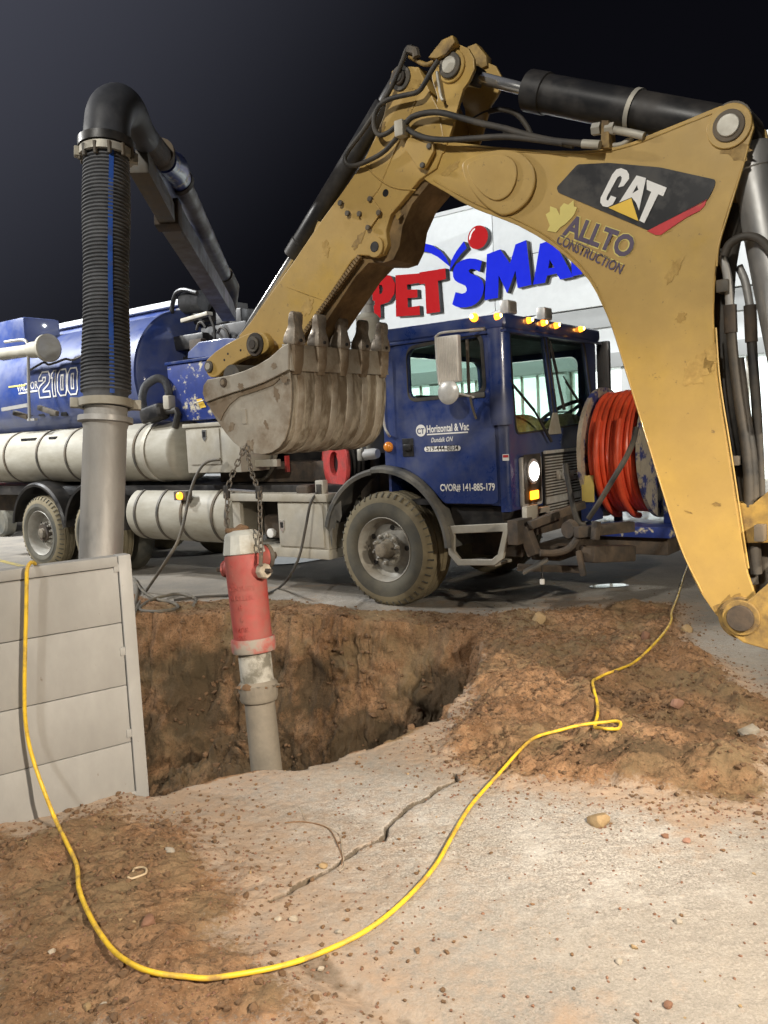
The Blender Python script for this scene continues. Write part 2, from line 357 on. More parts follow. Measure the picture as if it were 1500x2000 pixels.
K['stone_brown'] = material('brown_stone', (.20, .105, .065), .8, var=.25, dscale=14, bump=.15)
K['stone_white'] = material('pale_stone', (.40, .345, .27), .8, var=.25, dscale=14, bump=.15)
K['orange'] = material('cone_orange', (.75, .13, .02), .5)
K['root'] = material('dry_root', (.22, .13, .07), .9)

# ================================================================ GROUND with the dug pit
_lat = np.random.default_rng(3).random((256, 256))
def vnoise(x, y):
    xi = np.floor(x).astype(int); yi = np.floor(y).astype(int); fx = x-xi; fy = y-yi
    fx = fx*fx*(3-2*fx); fy = fy*fy*(3-2*fy); a = _lat[xi % 256, yi % 256]; b = _lat[(xi+1) % 256, yi % 256]; c = _lat[xi % 256, (yi+1) % 256]; d = _lat[(xi+1) % 256, (yi+1) % 256]
    return (a*(1-fx)+b*fx)*(1-fy) + (c*(1-fx)+d*fx)*fy - .5
def fbm(x, y, s, octv=5, g=.55):
    out = 0; a = 1.0; t = 0
    for k in range(octv):
        out = out + a*vnoise(x*s+17.3*k, y*s-9.1*k); t += a; a *= g; s *= 2.03
    return out*2/t
def sdist(x, y, poly, closed=True):
    pts = [np.array(p[:2]) for p in poly]; n = len(pts); d = np.full(np.shape(x), 1e9); ins = np.zeros(np.shape(x), bool)
    for i in range(n if closed else n-1):
        a = pts[i]; b = pts[(i+1) % n]; ab = b-a; t = np.clip(((x-a[0])*ab[0]+(y-a[1])*ab[1])/(ab@ab), 0, 1)
        d = np.minimum(d, np.hypot(x-a[0]-t*ab[0], y-a[1]-t*ab[1]))
        if closed:
            c = ((a[1] > y) != (b[1] > y)); xx = a[0]+(y-a[1])*(b[0]-a[0])/(b[1]-a[1]+1e-12); ins ^= c & (x < xx)
    return np.where(ins, d, -d) if closed else d
def sm(e0, e1, v):
    t = np.clip((v-e0)/(e1-e0), 0, 1); return t*t*(3-2*t)
PIT = [G(*q) for q in [(270,1545),(330,1537),(400,1528),(480,1508),(550,1500),(650,1476),(740,1458),(800,1432),(850,1405),(890,1368),(920,1325),(945,1272),(935,1240),
                       (860,1228),(800,1222),(700,1214),(600,1206),(500,1200),(400,1200),(300,1206)]] + [np.array([-3.3, 8.2, 0]), np.array([-3.2, 5.6, 0]), np.array([-2.0, 4.5, 0])]
DIRT_R = [G(*q) for q in [(880,1425),(935,1250),(960,1205),(1060,1195),(1180,1180),(1330,1180),(1340,1260),(1420,1310),(1540,1390),(1540,1590),(1380,1590),(1180,1560),(1060,1540),(980,1530),(900,1500),(840,1465)]]
DIRT_L = [G(*q) for q in [(-60,1600),(60,1630),(230,1560),(420,1620),(500,1700),(540,1770),(500,1830),(560,1890),(640,1940),(660,2040),(-60,2060)]]
DIRT_F = [G(*q) for q in [(240,1160),(330,1180),(500,1170),(700,1195),(900,1200),(1000,1205),(960,1260),(300,1260),(230,1230)]]
CRACK = [G(*q) for q in [(528,1768),(570,1735),(620,1706),(662,1682),(700,1662),(752,1638),(758,1612),(795,1580),(830,1560),(893,1510)]]
TAR = [G(*q) for q in [(600,1880),(660,1925),(740,1965),(840,2010)]]
def dirt_masks(x, y):
    w = .16*fbm(x, y, 2.2, 5); w2 = .05*fbm(x, y, 14, 4)
    dr = sm(-.10, .22, sdist(x, y, DIRT_R)+w+w2); dl = sm(-.16, .30, sdist(x, y, DIRT_L)+w+w2); df = sm(-.12, .15, sdist(x, y, DIRT_F)+.6*w+w2)
    return dr, dl, df
def crack_d(x, y):
    wx = x+.035*fbm(x, y, 7, 3); wy = y+.035*fbm(x+9, y+5, 7, 3); return np.abs(sdist(wx, wy, CRACK, False)-.003*(fbm(x, y, 3, 2)+.6)) if False else sdist(wx, wy, CRACK, False)-.006*np.clip(fbm(x, y, 5, 2)+.2, 0, 1)+.003*fbm(x, y, 50, 2)
def ground_z(x, y):
    x = np.asarray(x, float); y = np.asarray(y, float)
    dr, dl, df = dirt_masks(x, y)
    pd = sdist(x, y, PIT); d = pd + .13*fbm(x, y, 2.6, 5) + .16*fbm(x+5, y, 1.6, 4)*sm(5.5, 7.2, y) + .03*fbm(x, y, 13, 3)
    mnd = .12*np.exp(-((x-G(1050,1350)[0])**2/.40 + (y-G(1050,1350)[1])**2/.55)) + .10*np.exp(-((x-G(1300,1290)[0])**2/.5+(y-G(1300,1290)[1])**2/.12)) + .08*np.exp(-((x-G(1400,1500)[0])**2/.5+(y-G(1400,1500)[1])**2/.05))
    h = dr*(mnd + .03 + .09*fbm(x, y, 4.5, 5) + .030*fbm(x, y, 22, 3))
    h = h + dl*(.045 + .05*fbm(x, y, 4, 5) + .016*fbm(x, y, 24, 3)) + df*(.03 + .05*fbm(x, y, 5, 5))*(1-dr)
    h = h + .010*fbm(x, y, 1.1, 3) + .0035*fbm(x, y, 30, 2)
    cr = crack_d(x, y); h = h - .026*(1-sm(.001, .010, cr))*(1-.6*dl)
    h = h - .014*(1-sm(.01, .06, sdist(x, y, TAR, False)+.03*fbm(x, y, 9, 3)))
    t = np.clip(d/.50, 0, 1); t = t**.85
    deep = 1.30 + .30*fbm(x, y, 1.3, 4) - .45*np.exp(-((x-.25)**2+(y-5.9)**2)/.35) - .35*np.exp(-((x+1.2)**2+(y-6.6)**2)/.3)
    rough = .22*fbm(x, y, 4, 5) + .09*fbm(x, y, 16, 3)
    h = np.where(d > 0, h*(1-t) - deep*t + rough*t**3, h)
    bx = np.minimum(np.minimum(x+3.8, 3.3-x), np.minimum(y-1.5, 9.4-y)); return h*sm(0, .25, bx)
_ox, _oy = [a.ravel() for a in np.meshgrid(np.linspace(-1, 1, 5), np.linspace(-1, 1, 5))]
def on_ground(u, v, up=0.0, wide=.02):
    z = 0.0
    for k in range(14):
        q = G(u, v, z+up); z = .5*z+.5*float(ground_z(q[0]+_ox*wide, q[1]+_oy*wide).mean())
    return np.array([q[0], q[1], z+up])
xs = np.concatenate([np.arange(-3.8, -.70, .0142), np.arange(-.70, .60, .0075), np.arange(.60, 3.3001, .0142)]); ys = [1.5]
while ys[-1] < 9.4: ys.append(ys[-1] + (.0075 if 2.75 < ys[-1] < 4.15 else .0080 if 6.2 < ys[-1] < 8.5 else .0108 + .0005*(ys[-1]-1.5)))
ys = np.array(ys); ys[-1] = 9.4; xs[-1] = 3.3
XX, YY = np.meshgrid(xs, ys); ZZ = ground_z(XX, YY)
DR, DL, DF = dirt_masks(XX, YY); PD = sdist(XX, YY, PIT)
wallm = sm(-.03, .06, PD)*sm(0, .15, -ZZ)
XD = XX + wallm*(.06*fbm(XX+3, ZZ*1.1+.2*YY, 5, 5)); YD = YY + wallm*(.16*fbm(XX+11, ZZ*1.0-.2*YY, 3.4, 6, .62))
nx, ny = len(xs), len(ys); N0 = nx*ny
verts = np.stack([XD.ravel(), YD.ravel(), ZZ.ravel()], 1)
idx = np.arange(N0).reshape(ny, nx); q = np.stack([idx[:-1, :-1], idx[:-1, 1:], idx[1:, 1:], idx[1:, :-1]], -1).reshape(-1, 4)
BIG = 300.0
ring = np.array([(-BIG, -BIG, 0), (BIG, -BIG, 0), (BIG, BIG, 0), (-BIG, BIG, 0), (-3.8, 1.5, 0), (3.3, 1.5, 0), (3.3, 9.4, 0), (-3.8, 9.4, 0)])
rq = np.array([(0, 1, 5, 4), (1, 2, 6, 5), (2, 3, 7, 6), (3, 0, 4, 7)])+N0
me = bpy.data.meshes.new('ground'); me.from_pydata(np.vstack([verts, ring]).tolist(), [], np.vstack([q, rq]).tolist())
def attr(name, arr):
    a = me.attributes.new(name, 'FLOAT', 'POINT'); a.data.foreach_set('value', np.concatenate([arr.ravel(), np.zeros(8)]).astype(np.float32))
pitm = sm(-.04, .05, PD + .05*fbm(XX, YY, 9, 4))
dirt_all = np.maximum.reduce([DR, DL, DF*.85, pitm])
g = G(1150, 1640); g2 = G(720, 1620)
dust = np.clip(.75*np.exp(-((XX-g[0])**2/.35+(YY-g[1])**2/.22)) + .65*np.exp(-((XX-g2[0])**2/.30+(YY-g2[1])**2/.25)) + .22*sm(5.2, 3.5, YY) + .75*np.exp(-((YY-8.35)**2/.22))*(.5+.9*np.clip(fbm(XX, YY, 1.2, 4)+.3, 0, 1)) + .6*np.exp(-((XX-2.2)**2/.4+(YY-6.0)**2/.15)), 0, 1)
thin = np.exp(-(np.maximum(-sdist(XX, YY, DIRT_L), 0)/.28)) + np.exp(-(np.maximum(-sdist(XX, YY, DIRT_R), 0)/.14)) + .8*np.exp(-(np.maximum(-PD, 0)/.16)) + .75*sm(.10, .55, fbm(XX, YY, 1.9, 5)) + .35*sm(1.0, -.4, XX)*sm(4.4, 3.4, YY)
wet_shade = .62*np.exp(-((XX-G(1420,1440)[0])**2/.45+(YY-G(1420,1440)[1])**2/.16))*DR + np.clip(1-sm(.0, .07, sdist(XX, YY, TAR, False)+.07*fbm(XX, YY, 8, 4)), 0, 1)*.65 + 1.6*(1-sm(.004, .015, crack_d(XX, YY)))*(.75+.5*sm(-.3, .3, fbm(XX, YY, 9, 3))) + np.exp(-((XX-G(1230,1505)[0])**2/.16+(YY-G(1230,1505)[1])**2/.012))*.8 + .55*np.exp(-((XX-G(930,1300)[0])**2/.02+(YY-G(930,1300)[1])**2/.3)) + pitm*sm(.05, .5, -ZZ)*(.42+.75*sm(-.35, .35, fbm(XX, ZZ+.3*YY, 2.6, 5)))  # darker soil, tar and crack; pit shade is painted in, deeper is darker
attr('dirt', dirt_all); attr('dust', dust); attr('thin', np.clip(thin, 0, 1)); attr('wet_shade', np.clip(wet_shade, 0, 1))
gm = bpy.data.materials.new('pavement_and_soil'); gm.use_nodes = True; nt = gm.node_tree; N = nt.nodes; L = nt.links; bs = N['Principled BSDF']
tc = N.new('ShaderNodeTexCoord')
def gn(scale, det=6, rgh=.6, typ='ShaderNodeTexNoise'):
    n = N.new(typ); n.inputs['Scale'].default_value = scale
    if typ == 'ShaderNodeTexNoise': n.inputs['Detail'].default_value = det; n.inputs['Roughness'].default_value = rgh
    L.new(tc.outputs['Object'], n.inputs['Vector']); return n.outputs[0]
def gat(name):
    n = N.new('ShaderNodeAttribute'); n.attribute_name = name; return n.outputs['Fac']
def gmath(op, a, b):
    n = N.new('ShaderNodeMath'); n.operation = op; n.use_clamp = False
    for s, v in ((n.inputs[0], a), (n.inputs[1], b)):
        if isinstance(v, (int, float)): s.default_value = v
        else: L.new(v, s)
    return n.outputs[0]
def gmap(src, a, b, c=0.0, d=1.0):
    n = N.new('ShaderNodeMapRange'); n.inputs[1].default_value = a; n.inputs[2].default_value = b; n.inputs[3].default_value = c; n.inputs[4].default_value = d; L.new(src, n.inputs[0]); return n.outputs[0]
def gmix(fac, a, b):
    n = N.new('ShaderNodeMix'); n.data_type = 'RGBA'
    for s, v in ((n.inputs[0], fac), (n.inputs[6], a), (n.inputs[7], b)):
        if isinstance(v, (int, float)): s.default_value = v
        elif isinstance(v, tuple): s.default_value = (*v, 1)
        else: L.new(v, s)
    return n.outputs[2]
fine = gn(140, 4, .7); mid = gn(26, 6, .65); big = gn(1.7, 6, .6); grit = gn(60, 6, .7)
asph = gmix(gmap(fine, .35, .65), (.165, .154, .138), (.29, .272, .243)); asph = gmix(gmap(big, .35, .7, 0, .7), asph, (.38, .335, .275))
speck = gmix(gmap(grit, .36, .66), (.25, .229, .202), (.41, .378, .335)); speck = gmix(gmap(gn(110, 3, .8), .45, .60), speck, (.56, .525, .475)); speck = gmix(gmap(gn(95, 3, .8), .56, .66), speck, (.16, .148, .132)); speck = gmix(gmap(gn(230, 4, .7), .60, .68), speck, (.20, .18, .155)); speck = gmix(gmap(gn(4.5, 5, .6), .5, .7, 0, .5), speck, (.64, .62, .58)); speck = gmix(gmap(gn(7.0, 6, .7), .56, .72, 0, .55), speck, (.27, .24, .205))
dustf = gmap(gmath('ADD', gat('dust'), gmath('MULTIPLY', gmath('SUBTRACT', mid, .5), .8)), .0, .85)
base = gmix(dustf, asph, speck)
tanf = gmap(gmath('ADD', gmath('MULTIPLY', gat('thin'), .75), gmath('MULTIPLY', gmath('SUBTRACT', gn(13, 7, .75), .5), 1.9)), .14, .85, 0, .82)
base = gmix(tanf, base, (.38, .27, .185))
soil = gmix(gmap(gn(9, 8, .7), .35, .65), (.18, .095, .046), (.375, .222, .122)); soil = gmix(gmap(grit, .34, .50), (.085, .050, .027), soil); soil = gmix(gmap(fine, .58, .68), soil, (.40, .29, .185)); soil = gmix(gmap(gn(2.1, 5), .45, .62, 0, .75), soil, (.20, .150, .085))
dirtf = gmap(gmath('ADD', gat('dirt'), gmath('MULTIPLY', gmath('SUBTRACT', grit, .5), 1.3)), .32, .62)
base = gmix(dirtf, base, soil)
base = gmix(gmap(gmath('ADD', gat('wet_shade'), gmath('MULTIPLY', gmath('SUBTRACT', mid, .5), .8)), .35, .85, 0, .8), base, (.066, .050, .030))
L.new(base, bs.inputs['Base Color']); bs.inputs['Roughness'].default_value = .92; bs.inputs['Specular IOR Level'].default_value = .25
bp = N.new('ShaderNodeBump'); bp.inputs['Strength'].default_value = .55; bp.inputs['Distance'].default_value = .012
hh = gmath('ADD', gmath('MULTIPLY', gmath('ADD', grit, gmath('MULTIPLY', mid, 1.6)), gmap(gat('dirt'), 0, 1, .75, 2.4)), gmath('MULTIPLY', fine, .35))
L.new(hh, bp.inputs['Height']); L.new(bp.outputs[0], bs.inputs['Normal'])
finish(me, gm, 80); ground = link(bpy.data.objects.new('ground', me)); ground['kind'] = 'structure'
# painted parking-bay line on the far lot
mb = MB(); a, b = G(-30, 1088), G(52, 1108); d = (b-a)/np.linalg.norm(b-a); s_ = np.array([-d[1], d[0], 0])*.05; up = np.array([0, 0, .005])
mb.add([a-s_+up, b-s_+up, b+s_+up, a+s_+up], [(0, 1, 2, 3)])
pl = mb.build('parking_line', material('worn_yellow_line', (.42, .33, .10), .9, dirt=(.16, .15, .14), amt=.4, dscale=6), None, 0); pl['kind'] = 'structure'

# ---------------------------------------------------------------- stones and crumbs
def rock_mesh(seed, sub=2, flat=.7, rough=.28):
    bm = bmesh.new(); bmesh.ops.create_icosphere(bm, subdivisions=sub, radius=1.0); r = np.random.default_rng(seed); ph = r.random((7, 3))*6.3; fr = r.normal(size=(7, 3))*1.6; am = r.random(7)*rough
    cuts = [(c/np.linalg.norm(c), .52+.28*r.random()) for c in r.normal(size=(9, 3))]
    sc = np.array([1, .65+.35*r.random(), flat*(.75+.4*r.random())])
    for v in bm.verts:
        p = np.array(v.co); k = 1+sum(am[i]*math.sin(fr[i]@p+ph[i][0]) for i in range(7))*.5; p = p*k
        for c, h in cuts:
            e = p@c-h
            if e > 0: p = p-c*e*.97
        v.co = p*sc
    me = bpy.data.meshes.new('stone'); bm.to_mesh(me); bm.free(); return me
for (u, v, wpx, mt, seed, lab) in [
    (1170, 1608, 44, 'stone_tan', 1, 'largest angular tan stone lying on the white dusty pavement'),
    (1299, 1636, 15, 'stone_brown', 2, 'small smooth brown pebble right of the big tan stone'),
    (1342, 1645, 15, 'stone_pink', 3, 'small pinkish stone at far right of the dusty pavement'),
    (545, 1797, 15, 'stone_white', 4, 'round cream pebble, left one of the pair beside the crack end'),
    (573, 1797, 16, 'stone_white', 5, 'oval cream pebble, right one of the pair beside the crack end'),
    (627, 1894, 11, 'stone_white', 6, 'tiny round cream pebble just below the yellow cord'),
    (662, 1822, 13, 'stone_grey', 7, 'grey angular chip just above the yellow cord'),
    (290, 1803, 28, 'stone_brown', 8, 'dark brown rounded stone inside the bend of the cord'),
    (333, 1664, 18, 'stone_grey', 9, 'rounded grey stone among dirt above the bent wire'),
    (101, 1861, 15, 'stone_white', 10, 'single round pale pebble on brown dirt at lower left'),
    (633, 1693, 19, 'stone_tan', 11, 'upright tan stone wedged in the pavement crack'),
    (1320, 1378, 25, 'stone_pink', 12, 'pinkish rock on the dirt heap right of the cord loop'),
    (1340, 1232, 22, 'stone_tan', 13, 'tan rock beside the cord below the yellow boom'),
    (1052, 1216, 34, 'stone_tan', 14, 'broad tan lump at the back edge of the dirt heap'),
    (1260, 1248, 20, 'stone_brown', 15, 'brown rock half buried in the dirt left of the cord'),
    (170, 1970, 15, 'stone_tan', 16, 'tan pebble near the bottom left corner of the dirt'),
    (200, 1966, 14, 'stone_white', 17, 'pale pebble beside the tan pebble near bottom edge'),
    (1238, 1852, 13, 'stone_tan', 18, 'small yellowish stone alone on the grey pavement'),
    (1210, 1880, 14, 'stone_grey', 19, 'small grey stone below the yellowish one on the pavement'),
    (1325, 1803, 16, 'stone_grey', 20, 'flat grey stone on the pavement lower right'),
    (1303, 1966, 17, 'stone_brown', 21, 'dark flat stone near the bottom right of the pavement'),
    (318, 1445, 42, 'stone_grey', 22, 'long pale grey stone on the pit floor beside the metal panel'),
    (707, 1450, 15, 'stone_tan', 23, 'tan round stone at the pit bottom near the edge')]:
    c = on_ground(u, v); dist = np.linalg.norm(c-CAM); r = wpx*dist/FPX/2*1.15
    o = bpy.data.objects.new('stone', rock_mesh(seed)); me = o.data; me.materials.append(K[mt]); finish(me, None, 28); link(o)
    o.location = c+np.array([0, 0, r*.28]); o.scale = (r, r, r); o.rotation_euler = (0, 0, seed*1.7); tag(o, lab, 'stone', 'loose stones on the ground')
def scatter(name, n, matname, pts_fn, rmin, rmax, seed, label, power=2.2):
    protos = []
    for k in range(6):
        mm_ = rock_mesh(seed*50+k, 1, .75, .3); protos.append((np.array([v.co for v in mm_.vertices]), np.array([p.vertices for p in mm_.polygons]))); bpy.data.meshes.remove(mm_)
    r = np.random.default_rng(seed); V = []; Fc = []; base = 0; pts = pts_fn(r, n); zz = ground_z(pts[:, 0], pts[:, 1])
    for i in range(len(pts)):
        pv, pf = protos[i % 6]; s_ = rmin+(rmax-rmin)*r.random()**power; th = r.random()*6.3; c, s2 = math.cos(th), math.sin(th)
        q = pv*s_; q = np.stack([q[:, 0]*c-q[:, 1]*s2, q[:, 0]*s2+q[:, 1]*c, q[:, 2]], 1)+np.array([pts[i, 0], pts[i, 1], zz[i]+s_*.25]); V.append(q); Fc.append(pf+base); base += len(q)
    me = bpy.data.meshes.new(name); me.from_pydata(np.vstack(V).tolist(), [], np.vstack(Fc).tolist()); finish(me, K[matname], 25)
    o = link(bpy.data.objects.new(name, me)); o['kind'] = 'stuff'; tag(o, label, 'gravel'); return o
def rej(fn, xr=(-3.4, 3.2), yr=(1.75, 8.8)):
    def f(r, n):
        out = np.zeros((0, 2))
        while len(out) < n:
            x = xr[0]+(xr[1]-xr[0])*r.random(6000); y = yr[0]+(yr[1]-yr[0])*r.random(6000); keep = r.random(6000) < fn(x, y); out = np.vstack([out, np.stack([x[keep], y[keep]], 1)])
        return out[:n]
    return f
def dens_dirt(x, y):
    a, b, c = dirt_masks(x, y); return np.clip((a+b+.7*c)*(.2+2*np.clip(fbm(x, y, 3, 3), 0, 1)), 0, 1)*(sdist(x, y, PIT) < .02)
scatter('soil_crumbs', 8500, 'clod', rej(dens_dirt), .002, .024, 31, 'crumbled brown soil lumps strewn over the spoil', 3.0)
scatter('loose_soil', 5000, 'soil', rej(lambda x, y: np.clip(np.exp(-np.abs(sdist(x, y, DIRT_R))/.14)+np.exp(-np.abs(sdist(x, y, DIRT_L))/.22), 0, 1)*(sdist(x, y, PIT) < 0)), .0015, .013, 35, 'fine orange brown soil spilled along the edges of the dirt', 2.4)
scatter('pit_clods', 4200, 'clod', rej(lambda x, y: (sdist(x, y, PIT) > .02)*np.where(sdist(x, y, PIT) < .42, 1.0, .22)), .004, .040, 32, 'brown clods on the walls and floor of the pit', 3.2)
scatter('pale_gravel', 1000, 'stone_tan', rej(lambda x, y: np.clip(dens_dirt(x, y)+.12, 0, 1)*(sdist(x, y, PIT) < .0)), .002, .011, 33, 'small tan gravel scattered over soil and pavement')
scatter('dark_grit', 5200, 'stone_brown', rej(lambda x, y: (sdist(x, y, PIT) < -.05)*(.10+.9*np.exp(-np.abs(sdist(x, y, DIRT_R))/.16)+.5*np.exp(-np.abs(sdist(x, y, DIRT_L))/.2)), (-2, 2.8), (1.75, 5.5)), .0015, .0085, 34, 'dark fine grit sprinkled over the pale pavement', 1.7)

# ================================================================ TRENCH PANEL
pa = G(290, 1535); pb = G(0, 1620); pd_ = (pb-pa)/np.linalg.norm(pb-pa)
PANF = Frame(pa, math.atan2(-pd_[1], -pd_[0]))     # x runs from left to right, y away from the viewer
TP = thing('trench_panel', 'grey metal trench shoring panel of horizontal planks standing beside the pit', 'shoring panel', pa, PANF.ang)
ztop = PANF.at(250, 1082)[1]; xr_ = PANF.at(270, 1300)[0]; xl = -2.3; zb = -1.0
pz = [PANF.at(225, v)[1] for v in (1108, 1218, 1342, 1456)]
MB().box((xr_-.062, -.018, zb), (xr_, .06, ztop)).build('frame_post', K['panel'], TP, bevel=.006)
MB().box((xl, -.016, pz[0]+.003), (xr_-.064, .06, ztop-.002)).build('frame_rail', K['panel'], TP, bevel=.006)
for k in range(5):
    t = pz[k]-.001 if k < 4 else -.145; b = pz[k+1]+.003 if k < 3 else (-.14 if k == 3 else zb)
    MB().box((xl, -.008, b), (xr_-.066, .04, t)).build('plank', K['panel'], TP, bevel=.003)
for k, z in enumerate((.95, .60, .25, -.02)):
    MB().box((xr_-.085, -.014, z*ztop-.02), (xr_-.060, .0, z*ztop+.02)).build('weld_tab', K['panel'], TP, bevel=.003)

# ================================================================ CORDS AND CABLES
def hang(frame, pts): return [frame.w(frame.at3(u, v, b)) for (u, v, b) in pts]
path = [PANF.w(PANF.at3(69, 1112, .10)), PANF.w(PANF.at3(68, 1101, .03)), PANF.w(PANF.at3(60, 1099, -.03)), PANF.w(PANF.at3(53, 1112, -.052))]
path += hang(PANF, [(52,1140,-.05),(51,1200,-.05),(49,1270,-.05),(48,1340,-.05),(49,1400,-.05),(56,1450,-.06),(70,1500,-.09),(88,1550,-.14),(108,1600,-.20)])
path += [on_ground(u, v, .012, .12) for u, v in [(132,1650),(150,1690),(155,1740),(180,1800),(215,1850),(258,1888),(310,1910),(370,1915),(440,1911),(540,1893),(640,1855),(720,1814),(790,1758),(850,1690),(890,1620),(922,1570),(970,1520),(1020,1465),(1052,1440),(1100,1430),(1160,1421),(1195,1417),(1212,1421),(1205,1431),(1183,1437),(1164,1430),(1163,1415),(1168,1390),(1160,1355),(1158,1336),(1170,1327),(1200,1318),(1240,1299),(1280,1262),(1310,1225),(1312,1200),(1325,1160),(1337,1120),(1352,1085),(1372,1062),(1410,1050)]]
sp_ = smooth_path(path, 7)
zc_ = np.array([q[2] for q in sp_]); zg_ = np.array([float(ground_z(np.array([q[0]]), np.array([q[1]]))[0])+.009 for q in sp_])
lift = np.where(np.arange(len(sp_)) > 90, np.maximum(zg_-zc_, -.03), 0); lp_ = np.pad(lift, 4, 'edge'); lift = np.max([lp_[i:i+len(lift)] for i in range(9)], 0)
for k in range(5): lift = np.convolve(np.pad(lift, 2, 'edge'), [.1, .2, .4, .2, .1], 'valid')
for k, q in enumerate(sp_): q[2] += lift[k]
o = MB().tube(sp_, .0086, 10).build('extension_cord', K['cord'], None, 60); tag(o, 'long yellow extension cord looping over panel, dirt and pavement', 'cord')

# bent wire, dry roots, scraps
o = MB().tube(smooth_path([on_ground(u, v, .006) for u, v in [(250,1713),(256,1716),(270,1712),(284,1706),(286,1698),(278,1694),(264,1696),(260,1702)]], 4), .0042, 8).build('wire_hook', material('pale_bent_wire', (.55, .43, .28), .5), None, 60)
tag(o, 'small pale bent wire hook lying on brown dirt', 'wire')
o = MB().tube(smooth_path([on_ground(u, v, .004) for u, v in [(556,1607),(590,1605),(625,1611),(645,1622),(660,1650),(668,1675),(667,1690)]], 5), [.0028]*31, 6).build('dry_root', K['root'], None, 60)
tag(o, 'thin dry root curling across the pavement to the crack', 'root')
o = MB().tube(smooth_path([on_ground(u, v, .004) for u, v in [(585,1575),(592,1590),(600,1604),(640,1615),(663,1630),(668,1660),(672,1690),(664,1700),(658,1694)]], 5), .0016, 5).build('thin_wire', material('fine_pale_wire', (.5, .42, .32), .5), None, 60)
tag(o, 'fine pale wire tangled along the dry root', 'wire')
c = on_ground(1462, 1428, .02); mb = MB(); mb.obox(c, (.045, .01, .012), (-.006, .03, .004), (-.002, -.002, .012)); mb.obox(c+np.array([.01, -.02, -.022]), (.035, .004, -.006), (-.004, .025, 0), (.002, 0, .016))
o = mb.build('broken_block', K['stone_grey'], None, bevel=.004); tag(o, 'broken grey chunk half sunk in dark soil at right edge', 'rubble')

# puddles on the lot; the one under the truck is added for its reflection
pm_ = bpy.data.materials.new('puddle_water'); pm_.use_nodes = True; b_ = pm_.node_tree.nodes['Principled BSDF']; b_.inputs['Base Color'].default_value = (.02, .02, .022, 1); b_.inputs['Roughness'].default_value = .04; b_.inputs['IOR'].default_value = 1.33; b_.inputs['Specular IOR Level'].default_value = 1.0
for (u, v, rx, ry, sd) in ((1190, 1146, .20, .10, 1), (565, 1094, .55, .40, 2)):
    c = G(u, v); z0 = float(ground_z(np.array([c[0]]), np.array([c[1]]))[0]); r = np.random.default_rng(sd); ph = r.random(4)*6.3
    pts = [(c[0]+rx*math.cos(t)*(1+.12*math.sin(3*t+ph[0])+.07*math.sin(5*t+ph[1])), c[1]+ry*math.sin(t)*(1+.12*math.sin(2*t+ph[2])), z0+.016) for t in np.linspace(0, 2*math.pi, 40, endpoint=False)]
    o = MB().add(pts, [tuple(range(40))]).build('reflecting_puddle', pm_, None, 0); o['kind'] = 'structure'

# ================================================================ STORE behind
_q = P(850, 418, 26.0)
SF = Frame((_q[0], _q[1], 0), rad(-39.5))
ST = thing('store_building', 'pale store front with big red and blue letters behind the truck', 'building', SF.o, SF.ang)
zT = SF.at(850, 418)[1]; xL = SF.at(625, 600)[0]; xR = SF.at(1620, 500)[0]; zB = SF.at(1165, 598)[1]; zM = SF.at(1000, 503)[1]
cuts = [xL, SF.at(963, 480)[0], SF.at(1330, 400)[0], xR]
for i in range(3):
    for (z0, z1) in ((zB, zM-.012), (zM+.012, zT-.12)):
        MB().box((cuts[i]+.012, 0, z0), (cuts[i+1]-.012, .35, z1)).build('wall_panel', K['wall'], ST, bevel=.008)
MB().box((xL, .06, zB+.02), (xR, 3.0, zT-.14)).build('wall_core', K['wall2'], ST)
MB().box((xL-.06, -.07, zT-.118), (xR+.05, 3.05, zT)).build('coping', K['coping'], ST, bevel=.01)
zb1 = SF.at(1165, 640)[1]; zb2 = SF.at(1165, 692)[1]; zb3 = SF.at(1165, 720)[1]
MB().box((xL+.05, .10, zb1), (xR-.05, 2.9, zB-.03)).build('grey_band', K['wall2'], ST, bevel=.01)
MB().box((xL+.05, .22, zb2), (xR-.05, 2.9, zb1-.004)).build('lower_wall', K['wall'], ST)
MB().box((xL+.02, -.05, zb3), (xR-.02, 2.8, zb2-.004)).build('entry_beam', K['wall2'], ST, bevel=.02)
for x in np.linspace(xL+.4, xR-.6, 8):
    MB().box((x-.25, .15, 0), (x+.25, .75, zb3-.003)).build('column', K['wall'], ST, bevel=.02)
pm = MB(); pm.box((xL+.1, 1.2, .02), (xR-.1, 1.3, zb3-.01)); pm.build('lit_interior', K['store_lit'], ST)
xsp = np.linspace(xL+.4, xR-.6, 8)
for i in range(7):
    a_, b_ = xsp[i]+.252, xsp[i+1]-.252
    o = MB().box((a_, .46, .05), (b_, .47, zb3-.01)).build('window_pane', K['store_glass'], ST)
    for k in range(4):
        xx = a_+.03+(b_-a_-.06)*k/3
        MB().box((xx-.03, .42, .03), (xx+.03, .50, zb3-.006)).build('mullion', K['alu'], o)
# lower main wall running off to the left
zl = SF.at(430, 705, .7)[1]
for k in range(9):
    MB().box((xL-6.0*(k+1)+.012, .7, .02), (xL-6.0*k-.012 if k else xL-.005, 1.1, zl-.35)).build('wall_panel', K['wall'], ST, bevel=.008)
MB().box((xL-54.1, .62, zl-.346), (xL-.08, 1.3, zl)).build('coping', K['coping'], ST, bevel=.01)
MB().box((xL-54, 1.3, .0), (xR, 20, zl-.4)).build('store_body', K['wall2'], ST)
